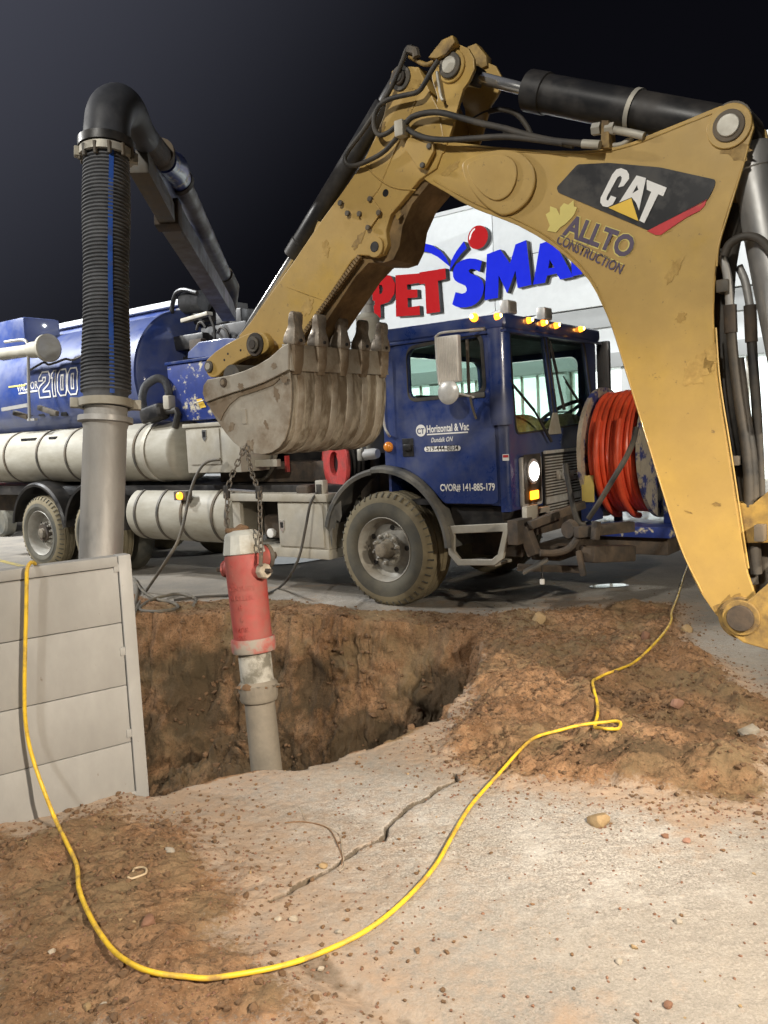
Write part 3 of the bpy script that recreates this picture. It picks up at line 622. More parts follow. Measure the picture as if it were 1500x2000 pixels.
# sign letters
def sg(pts): return [SF.at(650+x/2.7273, 380+y/2.7273, -.20) for x, y in pts]
def letter(name, polys, face):
    polys = [sg(p) for p in polys]
    o = plate(name, polys, -.20, -.002, K['sign_side'], ST)
    plate('letter_face', polys, -.212, -.202, face, o)
letter('letter_p', [[(192,428),(262,422),(312,435),(333,475),(328,530),(300,572),(254,588),(256,655),(196,662)], [(247,480),(262,483),(269,503),(262,526),(249,532)]], K['sign_red'])
letter('letter_e', [[(335,430),(460,420),(465,470),(395,480),(398,508),(450,505),(452,548),(398,552),(400,602),(462,592),(465,642),(338,650)]], K['sign_red'])
letter('letter_t', [[(462,415),(600,393),(603,450),(560,460),(572,625),(500,635),(492,475),(463,478)]], K['sign_red'])
letter('letter_s', [round_poly([(795,355),(760,342),(705,345),(660,370),(640,415),(650,455),(690,478),(712,492),(715,515),(690,528),(655,520),(637,585),(680,602),(740,595),(785,560),(805,505),(800,460),(775,435),(735,420),(722,405),(740,395),(782,412)], 1.0, 3)] if False else [[(795,355),(760,342),(730,340),(705,345),(680,356),(660,370),(647,390),(640,415),(642,438),(652,457),(670,470),(690,478),(707,486),(714,498),(714,512),(706,523),(690,528),(672,526),(655,520),(637,585),(658,597),(680,602),(710,601),(740,594),(765,580),(786,558),(799,532),(805,505),(804,480),(796,458),(780,441),(757,429),(735,420),(724,410),(726,401),(740,395),(762,400),(782,412)]], K['sign_blue'])
letter('letter_m', [[(822,318),(892,292),(945,368),(974,266),(1030,243),(1058,480),(985,498),(974,405),(930,525),(884,430),(880,550),(810,562)]], K['sign_blue'])
letter('letter_a', [[(1105,262),(1172,240),(1282,438),(1212,452),(1193,420),(1141,432),(1130,470),(1068,480)], [(1156,345),(1180,388),(1148,394)]], K['sign_blue'])
letter('letter_r', [[(1262,215),(1345,196),(1388,225),(1392,280),(1362,312),(1432,400),(1362,416),(1325,350),(1328,424),(1275,436)], [(1318,250),(1338,248),(1345,268),(1334,284),(1320,286)]], K['sign_blue'])
letter('letter_t', [[(1405,185),(1560,150),(1562,208),(1516,219),(1528,378),(1462,392),(1452,234),(1408,244)]], K['sign_blue'])
o = MB()
c = sg([(773, 228)])[0]; rr = abs(sg([(827, 228)])[0][0]-c[0]); rz = abs(sg([(773, 291)])[0][1]-c[1])
ring = [(c[0]+rr*math.cos(t), c[1]+rz*math.sin(t)) for t in np.linspace(0, 2*math.pi, 40, endpoint=False)]
bo = plate('sign_ball', [ring], -.20, -.002, K['sign_side'], ST); plate('ball_face', [ring], -.212, -.202, K['sign_red'], bo)
cres = [(c[0]-.82*rr+.0*rr, c[1]-.1*rz)] + [(c[0]+.86*rr*math.cos(rad(t)), c[1]+.86*rz*math.sin(rad(t))) for t in (176, 160, 145, 130, 115, 104)] + [(c[0]+.70*rr*math.cos(rad(t)), c[1]+.74*rz*math.sin(rad(t))) for t in (112, 130, 150, 168)]
plate('ball_highlight', [cres], -.222, -.213, K['dec_white'], bo)
letter('sign_swoosh', [[(352,316),(385,282),(430,262),(480,258),(530,270),(575,300),(605,338),(624,384),(590,356),(560,332),(510,307),(450,298),(400,302),(365,324)]], K['sign_blue'])
letter('sign_tail', [[(622,408),(632,350),(660,300),(698,250),(714,285),(682,318),(650,362)]], K['sign_blue'])

# ================================================================ far left: trailer and cone
TF = Frame(G(14, 1050), rad(-37))
TR = thing('flatbed_trailer', 'grey flatbed trailer with yellow edge parked at far left', 'trailer', TF.o, TF.ang)
zz = [TF.at(8, v)[1] for v in (922, 934, 965, 970, 992, 1012)]
MB().box((-5, 0, zz[4]), (.08, 2.2, zz[3]-.003)).build('deck_side', material('trailer_grey', (.36, .37, .40), .5, dirt=(.2, .18, .16), amt=.3), TR, bevel=.01)
MB().box((-5, -.01, zz[3]), (.08, 2.2, zz[2])).build('edge_strip', K['dec_yellow'], TR, bevel=.005)
MB().box((-1.6, .15, zz[2]+.004), (-.12, 2.0, zz[1])).build('load_box', K['black'], TR, bevel=.02)
MB().box((-1.7, .1, zz[1]+.003), (-.05, 2.05, zz[0]+.1)).build('box_lid', K['reel_red'], TR, bevel=.03)
MB().box((-4.9, .2, zz[5]), (-.1, 1.9, zz[4]-.003)).build('chassis', K['rusty'], TR, bevel=.01)
for x in (-.30, -1.15):
    MB().lathe([(0, .1), (0, .2), (-.01, .26), (.02, .31), (.2, .31), (.22, .26), (.2, .1)], (x, .02, .31), (0, 1, 0), 28).build('wheel', K['tyre'], TR)
MB().box((-.30, -.03, zz[2]+.03), (-.22, .14, zz[2]+.11)).build('tail_lamp', emit('red_tail_lamp', (1, .05, .03), 2, (.6, .03, .03)), TR, bevel=.008)
c = G(-16, 1200); CN = thing('traffic_cone', 'orange traffic cone at the left edge behind the panel', 'cone', c)
MB().lathe([(.03, .17), (.04, .14), (.70, .03), (.72, .02)], (0, 0, 0), (0, 0, 1), 28).build('cone_body', K['orange'], CN)
MB().box((-.19, -.19, 0), (.19, .19, .03)).build('base', K['orange'], CN, bevel=.01)

# ================================================================ VACUUM TRUCK
T = Frame(G(755, 1183), rad(-37))
def tx(u, v, a):
    d = ray(u, v); k = np.dot(T.o + a*T.x - CAM, T.x)/np.dot(d, T.x); q = CAM+d*k-T.o; return (float(q@T.y), float(q@T.z))
TK = thing('vacuum_truck', 'blue vacuum excavation truck with dusty white tanks standing behind the pit', 'truck', T.o, T.ang)
def TP_(u, v, depth): return T.loc(P(u, v, depth))
# ---- wheels
def wheel(a, R, b, wdt, deep, nuts=True, far=False, name='wheel'):
    s = -1 if far else 1; z = R-.012
    def pr(pf): return [(h*s, r) for h, r in pf]
    rim = MB().lathe(pr([(.012, .300), (.0, .318), (-.006, .312), (.004, .302), (.05, .288), (.10, .282), (deep, .262), (deep+.01, .245), (deep-.02, .20), (deep-.03, .165), (deep-.055, .155), (deep-.055, .10)]), (a, b, z), (0, 1, 0), 44, caps=False).build(name, K['rim'], TK)
    MB().lathe(pr([(.012, .305), (-.008, .33), (-.018, .38), (-.018, R-.15), (-.006, R-.10)]), (a, b, z), (0, 1, 0), 48, caps=False).build('sidewall', K['tyre'], rim)
    tr = [(-.006, R-.10), (.006, R-.055), (.03, R-.022), (.055, R-.008)]
    for k in range(3):
        h = wdt*(.26+.22*k); tr += [(h-.012, R), (h-.008, R-.014), (h+.008, R-.014), (h+.012, R)]
    tr += [(wdt-.055, R-.008), (wdt-.02, R-.05), (wdt, R-.12), (wdt-.02, .30)]
    MB().lathe(pr(tr), (a, b, z), (0, 1, 0), 64, caps=False).build('tread', K['tyre_tan'], rim)
    lg = MB()
    for k in range(44):
        th = 2*math.pi*k/44; cx, cz = math.cos(th), math.sin(th); r0 = R-.03
        lg.obox((a+cx*r0, b+s*.028, z+cz*r0), (-cz*.006, 0, cx*.006), (cx*.022, s*.018, cz*.022), (cx*.006, -s*.010, cz*.006))
    o = lg.build('shoulder_lugs', K['tyre'], rim, 0); o['kind'] = 'stuff'
    hb = MB().lathe(pr([(deep-.05, .100), (deep-.06, .095), (deep-.10, .072), (deep-.14, .066), (deep-.15, .06), (deep-.165, .066), (deep-.17, .05), (deep-.17, .012)]), (a, b, z), (0, 1, 0), 28).build('hub', K['hubd'], rim)
    if nuts:
        for k in range(10):
            th = 2*math.pi*(k+.3)/10; p = np.array([a+.135*math.cos(th), b+s*(deep-.055), z+.135*math.sin(th)])
            MB().lathe([(0, .024), (-.026*s, .023), (-.032*s, .014), (-.055*s, .012)], p, (0, 1, 0), 6).build('lug_nut', K['rim'], rim, 20)
        for k in range(5):
            th = 2*math.pi*(k+.05)/5; MB().lathe([(-.006*s, .026), (.0, .026)], (a+.215*math.cos(th), b+s*(deep-.024), z+.215*math.sin(th)), (0, 1, 0), 14).build('hand_hole', K['black'], rim)
    return rim
wheel(0, .56, 0, .40, .11)
wheel(0, .56, 2.36, .40, .11, False, True)
R1 = -6.08; R2 = -4.78
for a in (R1, R2):
    wheel(a, .52, .06, .28, .17); wheel(a, .52, 2.34, .28, .17, False, True)
    MB().lathe([(0, .3), (-.01, .48), (.05, .52), (.22, .52), (.27, .45), (.25, .3)], (a, .40, .508), (0, 1, 0), 40).build('inner_tyre', K['tyre'], TK)
    MB().lathe([(0, .12), (.9, .12), (1.1, .2), (1.3, .12), (2.2, .12)], (a, .1, .508), (0, 1, 0), 16).build('axle', K['rusty'], TK)
MB().lathe([(0, .08), (2.2, .08)], (0, .1, .5), (0, 1, 0), 14).build('axle', K['rusty'], TK)
# ---- fenders
def fender(name, ac, zc, R, a0, a1, b0, b1, mat, th=.02, lip=.045, n=26):
    rings = []
    for k in range(n+1):
        t = rad(a0+(a1-a0)*k/n); c, s = math.cos(t), math.sin(t)
        def q(r, b): return (ac+r*c, b, zc+r*s)
        rings.append([q(R-lip, b0), q(R-.012, b0-.006), q(R+.012, b0+.02), q(R+.022, b0+.10), q(R+.022, b1), q(R, b1), q(R, b0+.06), q(R-.016, b0+.012), q(R-lip, b0+.012)])
    return MB().sweep(rings).build(name, mat, TK)
fender('front_fender', 0, .575, .765, 2, 97, -.035, .42, K['plastic'])
fender('rear_fender_half', 0, .575, .752, 98, 166, -.02, .40, K['plastic'])
# torn flap hanging from the rear end of the fender
MB().add([(-.735, -.01, .76), (-.60, .0, .96), (-.52, .02, 1.02), (-.53, .03, .86), (-.57, .04, .80), (-.60, .03, .82), (-.63, .03, .72), (-.66, .03, .74), (-.685, .03, .52), (-.70, .02, .70)], [(0, 1, 2, 3, 4, 5, 6, 7, 8, 9)]).build('torn_flap', K['plastic'], TK, 0)
for a in (R1, R2): fender('rear_fender', a, .55, .66, 5, 172, .03, .62, K['black'])
# ---- chassis and running gear
for b in (.78, 1.50): MB().box((-8.6, b, .72), (1.35, b+.09, 1.00)).build('frame_rail', K['rusty'], TK, bevel=.01)
MB().box((-.7, .55, .62), (1.15, 1.75, 1.28)).build('engine_light_block', K['rusty'], TK, bevel=.05)  # engine mass, put in to block light beneath the truck
for a in (-1.2, -2.8, -4.2, -5.4, -7.0): MB().box((a-.06, .55, .60), (a+.06, 1.75, .74)).build('crossmember', K['rusty'], TK, bevel=.01)
MB().box((-8.6, .25, 1.03), (-.7, 2.15, 1.16)).build('deck_frame', K['black'], TK, bevel=.01)
# ---- cab shell
SB = .05
def ts(u, v, b=SB): return T.at(u, v, b)
arc = [(.785*math.cos(rad(t)), .575+.785*math.sin(rad(t))) for t in range(30, 92, 6)]
win = round_poly([ts(796, 684), ts(938, 654), ts(946, 764), ts(800, 779)], .09, 5)
side = [(.03, 1.36), (.03, 2.54), (1.272, 2.54), (1.272, .98)] + [p for p in arc if p[1] > .97 and p[0] > .04]
cab = plate('cab_side', [side, win], SB, SB+.045, K['blue'], TK, .006)
door = [(.18, 1.34), (.175, 2.47), (1.235, 2.47), (1.25, 1.0), (.70, 1.0)] + [(.80*math.cos(rad(t)), .575+.80*math.sin(rad(t))) for t in range(36, 76, 6)]
win2 = round_poly([ts(794, 680, .035), ts(940, 650, .035), ts(949, 768, .035), ts(798, 783, .035)], .10, 5)
DO = plate('door', [round_poly(door, .05, 3), win2], SB-.016, SB-.003, K['blue'], TK, .005)
wring = round_poly([ts(792, 677, .03), ts(942, 647, .03), ts(951, 771, .03), ts(796, 786, .03)], .105, 5)
plate('window_seal', [wring, win], SB-.021, SB-.0165, K['rubber'], DO)
plate('window_pane', [win], SB+.018, SB+.024, K['glass'], DO)
p, q = ts(911, 661), ts(913, 770); MB().box((p[0]-.012, SB+.0, q[1]), (p[0]+.012, SB+.016, p[1])).build('window_bar', K['steel'], DO)
h = ts(797, 874, .03); hd = MB().box((h[0]-.062, SB-.024, h[1]-.085), (h[0]+.062, SB-.0165, h[1]+.085)).build('handle_cup', K['black'], DO, bevel=.006)
MB().box((h[0]-.045, SB-.045, h[1]-.03), (h[0]+.045, SB-.0245, h[1]+.03)).build('door_handle', K['black'], DO, bevel=.01)
yb = SB-.0185
def dl(name, s, u0, v0, u1, v1, mat=K['dec_white'], **k): return lettering(name, s, ts(u0, v0, yb), ts(u1, v1, yb), yb, mat, DO, **k)
dl('lettering', 'Horizontal & Vac', 834, 845, 916, 839.5, hs=1.45, bold=.022)
dl('lettering', 'Dundalk ON', 842, 864, 885, 861.5, hs=1.35, bold=.012, shear=.35)
dl('lettering', 'CVOR# 141-885-179', 860, 959, 967, 957.5, hs=1.35, bold=.028)
p, q = ts(834, 848.5, yb), ts(914, 843.5, yb); plate('underline', [[(p[0], p[1]-.008), (q[0], q[1]-.008), (q[0], q[1]+.004), (p[0], p[1]+.004)]], yb-.001, yb, K['dec_white'], DO)
c = ts(822, 841, yb); plate('logo_disc', [circle(c[0], c[1], .055)], yb-.001, yb, K['dec_white'], DO)
lettering('logo_letters', 'CT', (c[0]-.042, c[1]-.028), (c[0]+.040, c[1]-.028), yb-.003, K['blue'], DO, hs=1.1, bold=.02)
p, q = ts(829, 882.5, yb), ts(899.5, 870, yb); plate('phone_badge', [rrect(p[0], p[1], q[0], q[1], .024)], yb-.001, yb, K['dec_white'], DO)
lettering('lettering', '519-444-8034', ts(833, 881, yb), ts(895.5, 879.5, yb), yb-.003, K['dec_black'], DO, hs=1.15, bold=.005)
plate('cab_far_side', [[(.03, 1.0), (.03, 2.54), (1.272, 2.54), (1.272, .98)], rrect(.28, 1.75, 1.15, 2.38, .09)], 2.02, 2.06, K['blue'], TK, .004)
plate('far_window_pane', [rrect(.29, 1.76, 1.14, 2.37, .09)], 2.035, 2.04, K['glass'], TK)
EX, EY = (0, 1, 0), (0, 0, 1)
plate3('cab_back', [rrect(.09, 1.0, 2.02, 2.54, .03), rrect(.20, 1.62, 1.85, 2.40, .12)], (.05, 0, 0), EX, EY, .03, K['blue'], TK)
plate3('back_window_pane', [rrect(.205, 1.625, 1.845, 2.395, .12)], (.05, 0, 0), EX, EY, .005, K['glass'], TK)
MB().box((.05, .10, .98), (1.33, 2.0, 1.03)).build('cab_floor', K['black'], TK)
FA = 1.35
w1 = round_poly([tx(994, 648, FA), tx(1061, 653, FA), tx(1084, 836, FA), tx(1008, 846, FA)], .07, 4)
w2 = round_poly([tx(1068, 654, FA), tx(1139, 668, FA), tx(1160, 822, FA), tx(1091, 834, FA)], .07, 4)
front = [(.095, .93), (2.02, .93), (2.02, 2.53), (.095, 2.53)]
FR = plate3('cab_front', [front, w1, w2], (FA-.02, 0, 0), EX, EY, .04, K['blue'], TK, .004)
for wv in (w1, w2):
    plate3('windshield_pane', [wv], (FA-.012, 0, 0), EX, EY, .006, K['glass'], TK)
def grow(poly, k):
    c = np.mean(np.array(poly), 0); return [tuple(c+(np.array(p)-c)*(1+k)) for p in poly]
for wv in (w1, w2): plate3('windshield_seal', [grow(wv, .035), wv], (FA+.004, 0, 0), EX, EY, .014, K['rubber'], FR)
for bb, s in ((.095, -1), (2.02, 1)):
    rings = []
    for z in (.93, 2.53):
        rings.append([(1.272+.077*math.sin(rad(t)), bb+s*.045*math.cos(rad(t)), z) for t in range(0, 91, 10)] + [(1.272, bb, z)])
    MB().sweep(rings).build('corner_post', K['blue'], TK)
MB().box((.0, .02, 2.50), (1.385, 2.09, 2.635)).build('roof', K['blue'], TK, bevel=.045, seg=3)
MB().box((-.012, .012, 2.475), (1.395, 2.095, 2.503)).build('roof_gutter', K['blue'], TK, bevel=.008)
# wind deflector on the near corner
rings = []
pz0 = T.at(998, 829, .02)[1]; pz1 = T.at(968, 641, .02)[1]
for z in (pz0, pz1):
    ring_o = [(1.27+.115*math.sin(rad(t)), .10-.115*math.cos(rad(t)), z) for t in range(-20, 100, 8)]
    ring_i = [(1.27+.10*math.sin(rad(t)), .10-.10*math.cos(rad(t)), z) for t in range(95, -21, -8)]
    rings.append(ring_o+ring_i)
MB().sweep(rings).build('wind_deflector', K['blue'], TK)
MB().box((1.33, 2.09, pz0), (1.47, 2.15, pz1)).build('far_wind_deflector', K['black'], TK, bevel=.02)
# nose skirt
rings = [[(1.27, .06, z), (1.29, .06+i, z), (1.35-i, .11, z), (1.36-i, .75, z), (1.27, .75, z)] for z, i in ((.86, .05), (.93, .0))]
MB().sweep(rings).build('nose_skirt', K['black'], TK, bevel=.01)
MB().box((.72, .10, .74), (1.27, .5, .975)).build('step_well', K['black'], TK, bevel=.01)
# headlamp unit
p0 = tx(1021, 992, FA+.03); p1 = tx(1056, 889, FA+.03)
HL = plate3('headlamp_bezel', [rrect(p0[0], p0[1], p1[0], p1[1], .03)], (FA+.02, 0, 0), EX, EY, .035, K['bright'], TK, .006)
c1 = tx(1037, 921, FA+.045); c2 = tx(1040, 966, FA+.045); wv = (p1[0]-p0[0])/2
plate3('headlamp_well', [rrect(p0[0]+.025, c1[1]-.155, p1[0]-.025, c1[1]+.155, .02)], (FA+.0395, 0, 0), EX, EY, .004, K['rubber'], HL)
plate3('indicator_well', [rrect(p0[0]+.025, c2[1]-.075, p1[0]-.025, c2[1]+.055, .02)], (FA+.0395, 0, 0), EX, EY, .004, K['rubber'], HL)
ctr = (p0[0]+p1[0])/2
MB().lathe([(0, .115), (.012, .115), (.022, .10), (.026, .06), (.027, .0)], (FA+.042, ctr, c1[1]), (1, 0, 0), 36).build('headlamp', K['lamp_soft'], HL)
MB().lathe([(0, .085), (.010, .08), (.016, .05), (.018, .0)], (FA+.066, ctr-.02, c1[1]), (1, 0, 0), 32).build('headlamp_lens', K['headlamp'], HL)
MB().box((FA+.042, ctr-.075, c2[1]-.045), (FA+.062, ctr+.075, c2[1]+.035)).build('indicator', K['amber'], HL, bevel=.015)
# grille
g0 = tx(1063, 893, FA+.02); g1 = tx(1066, 986, FA+.02); gr_r = 1.62
GR = plate3('grille_frame', [[(g0[0]-.02, g1[1]-.09), (gr_r+.02, g1[1]-.09), (gr_r+.02, g0[1]+.05), (g0[0]-.02, g0[1]+.05)]], (FA+.012, 0, 0), EX, EY, .02, K['black'], TK)
for k in range(20):
    z = g1[1]-.07+(g0[1]-g1[1]+.07)*k/19; th = .006
    if k == 4: th = .022
    MB().box((FA+.0235, g0[0], z-th), (FA+.036, gr_r, z+th)).build('grille_bar', K['bright'], GR)
mg = MB()
for k in range(46):
    b = g0[0]+(gr_r-g0[0])*(k+.5)/46; mg.box((FA+.0225, b-.003, g1[1]-.07), (FA+.030, b+.003, g0[1]))
o = mg.build('grille_mesh', K['steel'], GR, 0); o['kind'] = 'stuff'
MB().box((FA+.02, g0[0]-.02, g0[1]+.03), (FA+.05, gr_r, g0[1]+.06)).build('grille_top_trim', K['bright'], GR, bevel=.006)
for s_, u in (('M', 1087), ('A', 1101), ('C', 1113.5), ('K', 1127)):
    tm = text_mesh(s_, .03, 0, .05); b0, z0 = tx(u, 930, FA+.05); sc = .115
    for v in tm.vertices:
        x, y, zc = v.co; v.co = (FA+.062+zc*.3, b0+x*sc*1.1, z0-.03+y*sc)
    tm.materials.clear(); finish(tm, K['bright'], 0); link(bpy.data.objects.new('badge_letter', tm), GR)
plate3('centre_trim', [[tx(1070, 849, FA+.03), tx(1096, 847, FA+.03), tx(1088, 806, FA+.03), tx(1080, 806, FA+.03)]], (FA+.03, 0, 0), EX, EY, .012, K['alu'], TK, .003)
# wipers
for (u0, v0, u1, v1, u2, v2) in ((1077, 862, 1046, 806, 1004, 756), (1156, 842, 1130, 785, 1104, 745), (1102, 800, 1088, 735, 1075, 680)):
    a_ = (FA+.06, *tx(u0, v0, FA+.06)); b_ = (FA+.045, *tx(u1, v1, FA+.045)); c_ = (FA+.035, *tx(u2, v2, FA+.035))
    w = MB().tube([a_, b_, c_], [.016, .010, .006], 6).build('wiper_arm', K['black'], TK)
    d_ = np.array(c_)-np.array(b_); MB().tube([np.array(b_)+d_*.1+np.array([0, .03, 0]), np.array(c_)+d_*.25+np.array([0, .03, 0])], .007, 5).build('wiper_blade', K['rubber'], w)
# roof lamps, horns, vent
for u, v in ((970, 618), (1032, 626), (1060, 631), (1085, 636), (1133, 643)):
    b0, z0 = tx(u, v, FA+.04); MB().lathe([(0, .029), (.012, .029), (.035, .024), (.048, .012), (.05, 0)], (FA+.03, b0, z0), (1, 0, 0), 20).build('marker_lamp', K['amber'], TK)
    MB().lathe([(0, .018), (.006, .015), (.009, 0)], (FA+.0785, b0, z0+.004), (1, 0, 0), 14).build('lamp_core', K['amber_core'], TK)
a0, z0 = T.at(926, 620, .015); MB().lathe([(0, .038), (-.012, .038), (-.035, .03), (-.05, .014), (-.052, 0)], (a0, .022, z0), (0, 1, 0), 20).build('marker_lamp', K['amber'], TK); MB().lathe([(0, .02), (-.006, .016), (-.009, 0)], (a0, -.029, z0+.004), (0, 1, 0), 14).build('lamp_core', K['amber_core'], TK)
for u, v in ((998, 600), (1068, 613)):
    b0, z0 = tx(u, v, 1.25)
    w = MB().box((1.18, b0-.085, z0-.06), (1.27, b0+.085, z0+.06)).build('roof_work_lamp', K['bright'], TK, bevel=.02)
    MB().box((1.27, b0-.06, z0-.04), (1.278, b0+.06, z0+.04)).build('lamp_glass', K['store_glass'], w)
    MB().tube([(1.2, b0, z0-.02), (1.0, b0+.02, z0-.055), (.62, b0+.06, z0-.04)], [.035, .02, .014], 10).build('horn_trumpet', K['coping'], TK)
    MB().box((1.0, b0, 2.63), (1.04, b0+.04, z0-.05)).build('lamp_bracket', K['steel'], TK)
a0, z0 = T.at(865, 625, 1.0); MB().lathe([(0, .15), (.0, .15), (.06, .15), (.065, .165), (.11, .165), (.125, .14), (.125, 0)], (a0, 1.0, 2.63), (0, 0, 1), 32).build('roof_vent', K['black'], TK)
# mirror
MBp = -.22
mp_ = [T.at3(u, v, b) for u, v, b in ((945, 643, .03), (915, 645, -.10), (868, 649, MBp), (854, 655, MBp), (851, 668, MBp), (857, 742, MBp), (863, 754, MBp), (880, 763, -.18), (910, 772, -.06), (925, 776, .02))]
MR = MB().tube(smooth_path(mp_, 4), .011, 8).build('mirror_arm', K['bright'], TK)
p0 = T.at(855, 749, MBp); p1 = T.at(894, 653, MBp)
ms = MB().box((p0[0], MBp-.005, p0[1]), (p1[0], MBp+.05, p1[1])).build('mirror_shell', K['mirror'], MR, bevel=.01)
for k in range(12):
    x = p0[0]+.018+(p1[0]-p0[0]-.036)*k/11; MB().box((x-.0042, MBp-.011, p0[1]+.012), (x+.0042, MBp-.004, p1[1]-.012)).build('shell_rib', K['mirror'], ms, bevel=.002)
c = T.at(873, 766, MBp-.02); MB().lathe([(.03, .02), (.03, .095), (.0, .106), (-.006, .10), (-.02, .05), (-.024, 0)], (c[0], MBp, c[1]), (0, 1, 0), 32).build('round_mirror', K['bright'], MR)
MB().tube([T.at3(918, 774, -.03), T.at3(922, 795, .0), T.at3(930, 818, .03)], .011, 8).build('mirror_brace', K['steel'], MR)
for u, v in ((933, 645), (932, 772)):
    c = T.at(u, v, .03); MB().box((c[0]-.08, .018, c[1]-.022), (c[0]+.08, .033, c[1]+.022)).build('mirror_bracket', K['steel'], MR, bevel=.004)
MB().tube(smooth_path([T.at3(u, v, b) for u, v, b in ((754, 692, .04), (752, 698, .0), (748, 712, -.02), (746, 740, -.025), (748, 800, -.025), (751, 832, -.02), (757, 846, -.01), (761, 852, .04))], 5), .0125, 8).build('grab_handle', K['bright'], TK)
c = T.at(757, 873, .03); MB().lathe([(0.02, .05), (.005, .05), (-.01, .042), (-.022, .02), (-.024, 0)], (c[0], .03, c[1]), (0, 1, 0), 20).build('side_marker', K['amber_off'], TK)
p0 = T.at(981, 900, .04); p1 = T.at(997, 887, .04); plate('warning_sticker', [rrect(p0[0], p0[1], p1[0]-.02, p1[1], .004)], .046, .049, K['dec_white'], TK); plate('sticker_band', [[(p0[0]+.006, p1[1]-.028), (p1[0]-.026, p1[1]-.028), (p1[0]-.026, p1[1]-.006), (p0[0]+.006, p1[1]-.006)]], .044, .0455, K['dec_red'], TK)
# step
outer = [T.at(u, v, .02) for u, v in ((875, 1027), (997, 1021), (985, 1090), (968, 1104), (896, 1104), (878, 1082))]
inner = [T.at(u, v, .02) for u, v in ((889, 1042), (984, 1038), (974, 1082), (962, 1092), (901, 1092), (889, 1076))]
STP = plate('step_frame', [outer, inner], .0, .035, K['alu'], TK, .006)
zt = outer[0][1]; MB().box((outer[0][0]+.01, .037, zt-.035), (outer[1][0]-.01, .34, zt-.005)).build('tread', K['alu'], STP, bevel=.004)
MB().box((outer[4][0]+.01, .037, outer[4][1]+.005), (outer[3][0]-.01, .34, outer[4][1]+.03)).build('tread', K['alu'], STP, bevel=.004)
MB().box((outer[5][0]+.03, .36, outer[4][1]+.05), (outer[2][0], .39, zt-.04)).build('step_back', K['rusty'], STP)
# cab interior
MB().box((1.02, .14, 1.35), (1.32, 1.98, 1.58)).build('dashboard', K['seat'], TK, bevel=.05)
for u, v in ((1045, 835), (1130, 822)):
    b0, z0 = tx(u, v, 1.25); MB().lathe([(-.34, .02), (-.30, .13), (-.1, .20), (.1, .20), (.30, .13), (.34, .02)], (1.10, b0, 1.58), (0, 1, 0), 20).build('dash_cover', K['dash'], TK)
b0, z0 = tx(1075, 785, 1.0)
MB().lathe([(.235*0+.0+.02*math.sin(t), .23+.018*math.cos(t)) for t in np.linspace(0, 2*math.pi, 10, endpoint=False)], (1.0, b0+.25, 1.80), (-.45, 0, .9), 36, closed=True).build('steering_wheel', K['seat'], TK)
MB().bar((1.0, b0+.02, 1.80), (1.0, b0+.48, 1.80), .03, .015).build('wheel_spoke', K['seat'], TK)
for b in (.35, 1.35):
    s_ = MB().box((.14, b, 1.2), (.62, b+.48, 1.55)).build('seat', K['seat'], TK, bevel=.05); MB().box((.12, b, 1.5), (.26, b+.48, 2.02)).build('seat_back', K['seat'], s_, bevel=.06)
MB().box((.10, .12, 2.44), (1.32, 1.98, 2.48)).build('headliner', K['seat'], TK)
# ---- white tanks
def tank(name, a0, a1, b, z, R, mat, straps=(), dome=.10):
    n = 8; prof = [(a0-dome*math.sin(math.pi/2*(1-k/n)), R*math.sin(math.acos(min(1, (1-k/n))))+.001) for k in range(n)] if False else []
    prof = [(a0-dome, .01)] + [(a0-dome*math.cos(rad(t)), R*math.sin(rad(t))**.6) for t in range(15, 91, 12)] + [(a0, R), (a1, R)] + [(a1+dome*math.cos(rad(t)), R*math.sin(rad(t))**.6) for t in range(90, 14, -12)] + [(a1+dome, .01)]
    o = MB().lathe(prof, (0, b, z), (1, 0, 0), 44).build(name, mat, TK)
    for s in straps:
        MB().lathe([(s-.018, R+.003), (s-.018, R+.012), (s+.018, R+.012), (s+.018, R+.003)], (0, b, z), (1, 0, 0), 44, closed=True).build('strap', K['steel'], o)
    return o
t1 = T.at(300, 823, .35)[1]; t0 = T.at(300, 940, .35)[1]; ze = T.at(300, 881, .05)[1]
UT = tank('water_tank', -8.6, T.at(343, 885, .2)[0], .42, 1.575, .37, K['white_tank'], [T.at(u, 885, .06)[0] for u in (8, 72, 128, 262)])
MB().lathe([(-.02, .372), (-.02, .384), (.05, .384), (.05, .372)], (T.at(278, 885, .06)[0], .42, 1.575), (1, 0, 0), 44, closed=True).build('wrap_band', K['alu'], UT)
for u, v, u2, v2 in ((35, 838, 62, 833), (90, 845, 103, 842)):
    a0, _ = T.at(u, v, .1); a1, _ = T.at(u2, v2, .1); MB().box((a0, .13, 1.81), (a1, .20, 1.845)).build('warning_patch', K['dec_black'], UT)
LT = tank('fuel_tank', T.at(252, 1010, .1)[0], T.at(448, 1005, .1)[0], .40, .80, .335, K['white_tank'], [T.at(u, 1008, .06)[0] for u in (262, 306, 352, 412, 440)], .06)
c = T.at(355, 968, .05); AL = MB().box((c[0]-.11, .02, c[1]-.055), (c[0]+.11, .12, c[1]+.05)).build('warning_lamp_box', K['steel'], TK, bevel=.01)
MB().lathe([(0, .045), (-.03, .04), (-.045, .02), (-.047, 0)], (c[0]+.01, .02, c[1]), (0, 1, 0), 20).build('lamp_lens', K['amber'], AL)
tank('far_water_tank', -8.6, -3.0, 1.95, 1.575, .37, K['white_tank'])
MB().box((-2.9, .95, 1.17), (-.45, 2.1, 1.85)).build('pump_compartment', K['black'], TK, bevel=.04)
MB().box((-2.85, .55, 1.17), (-1.0, .94, 1.40)).build('pump_shelf', K['rusty'], TK, bevel=.02)
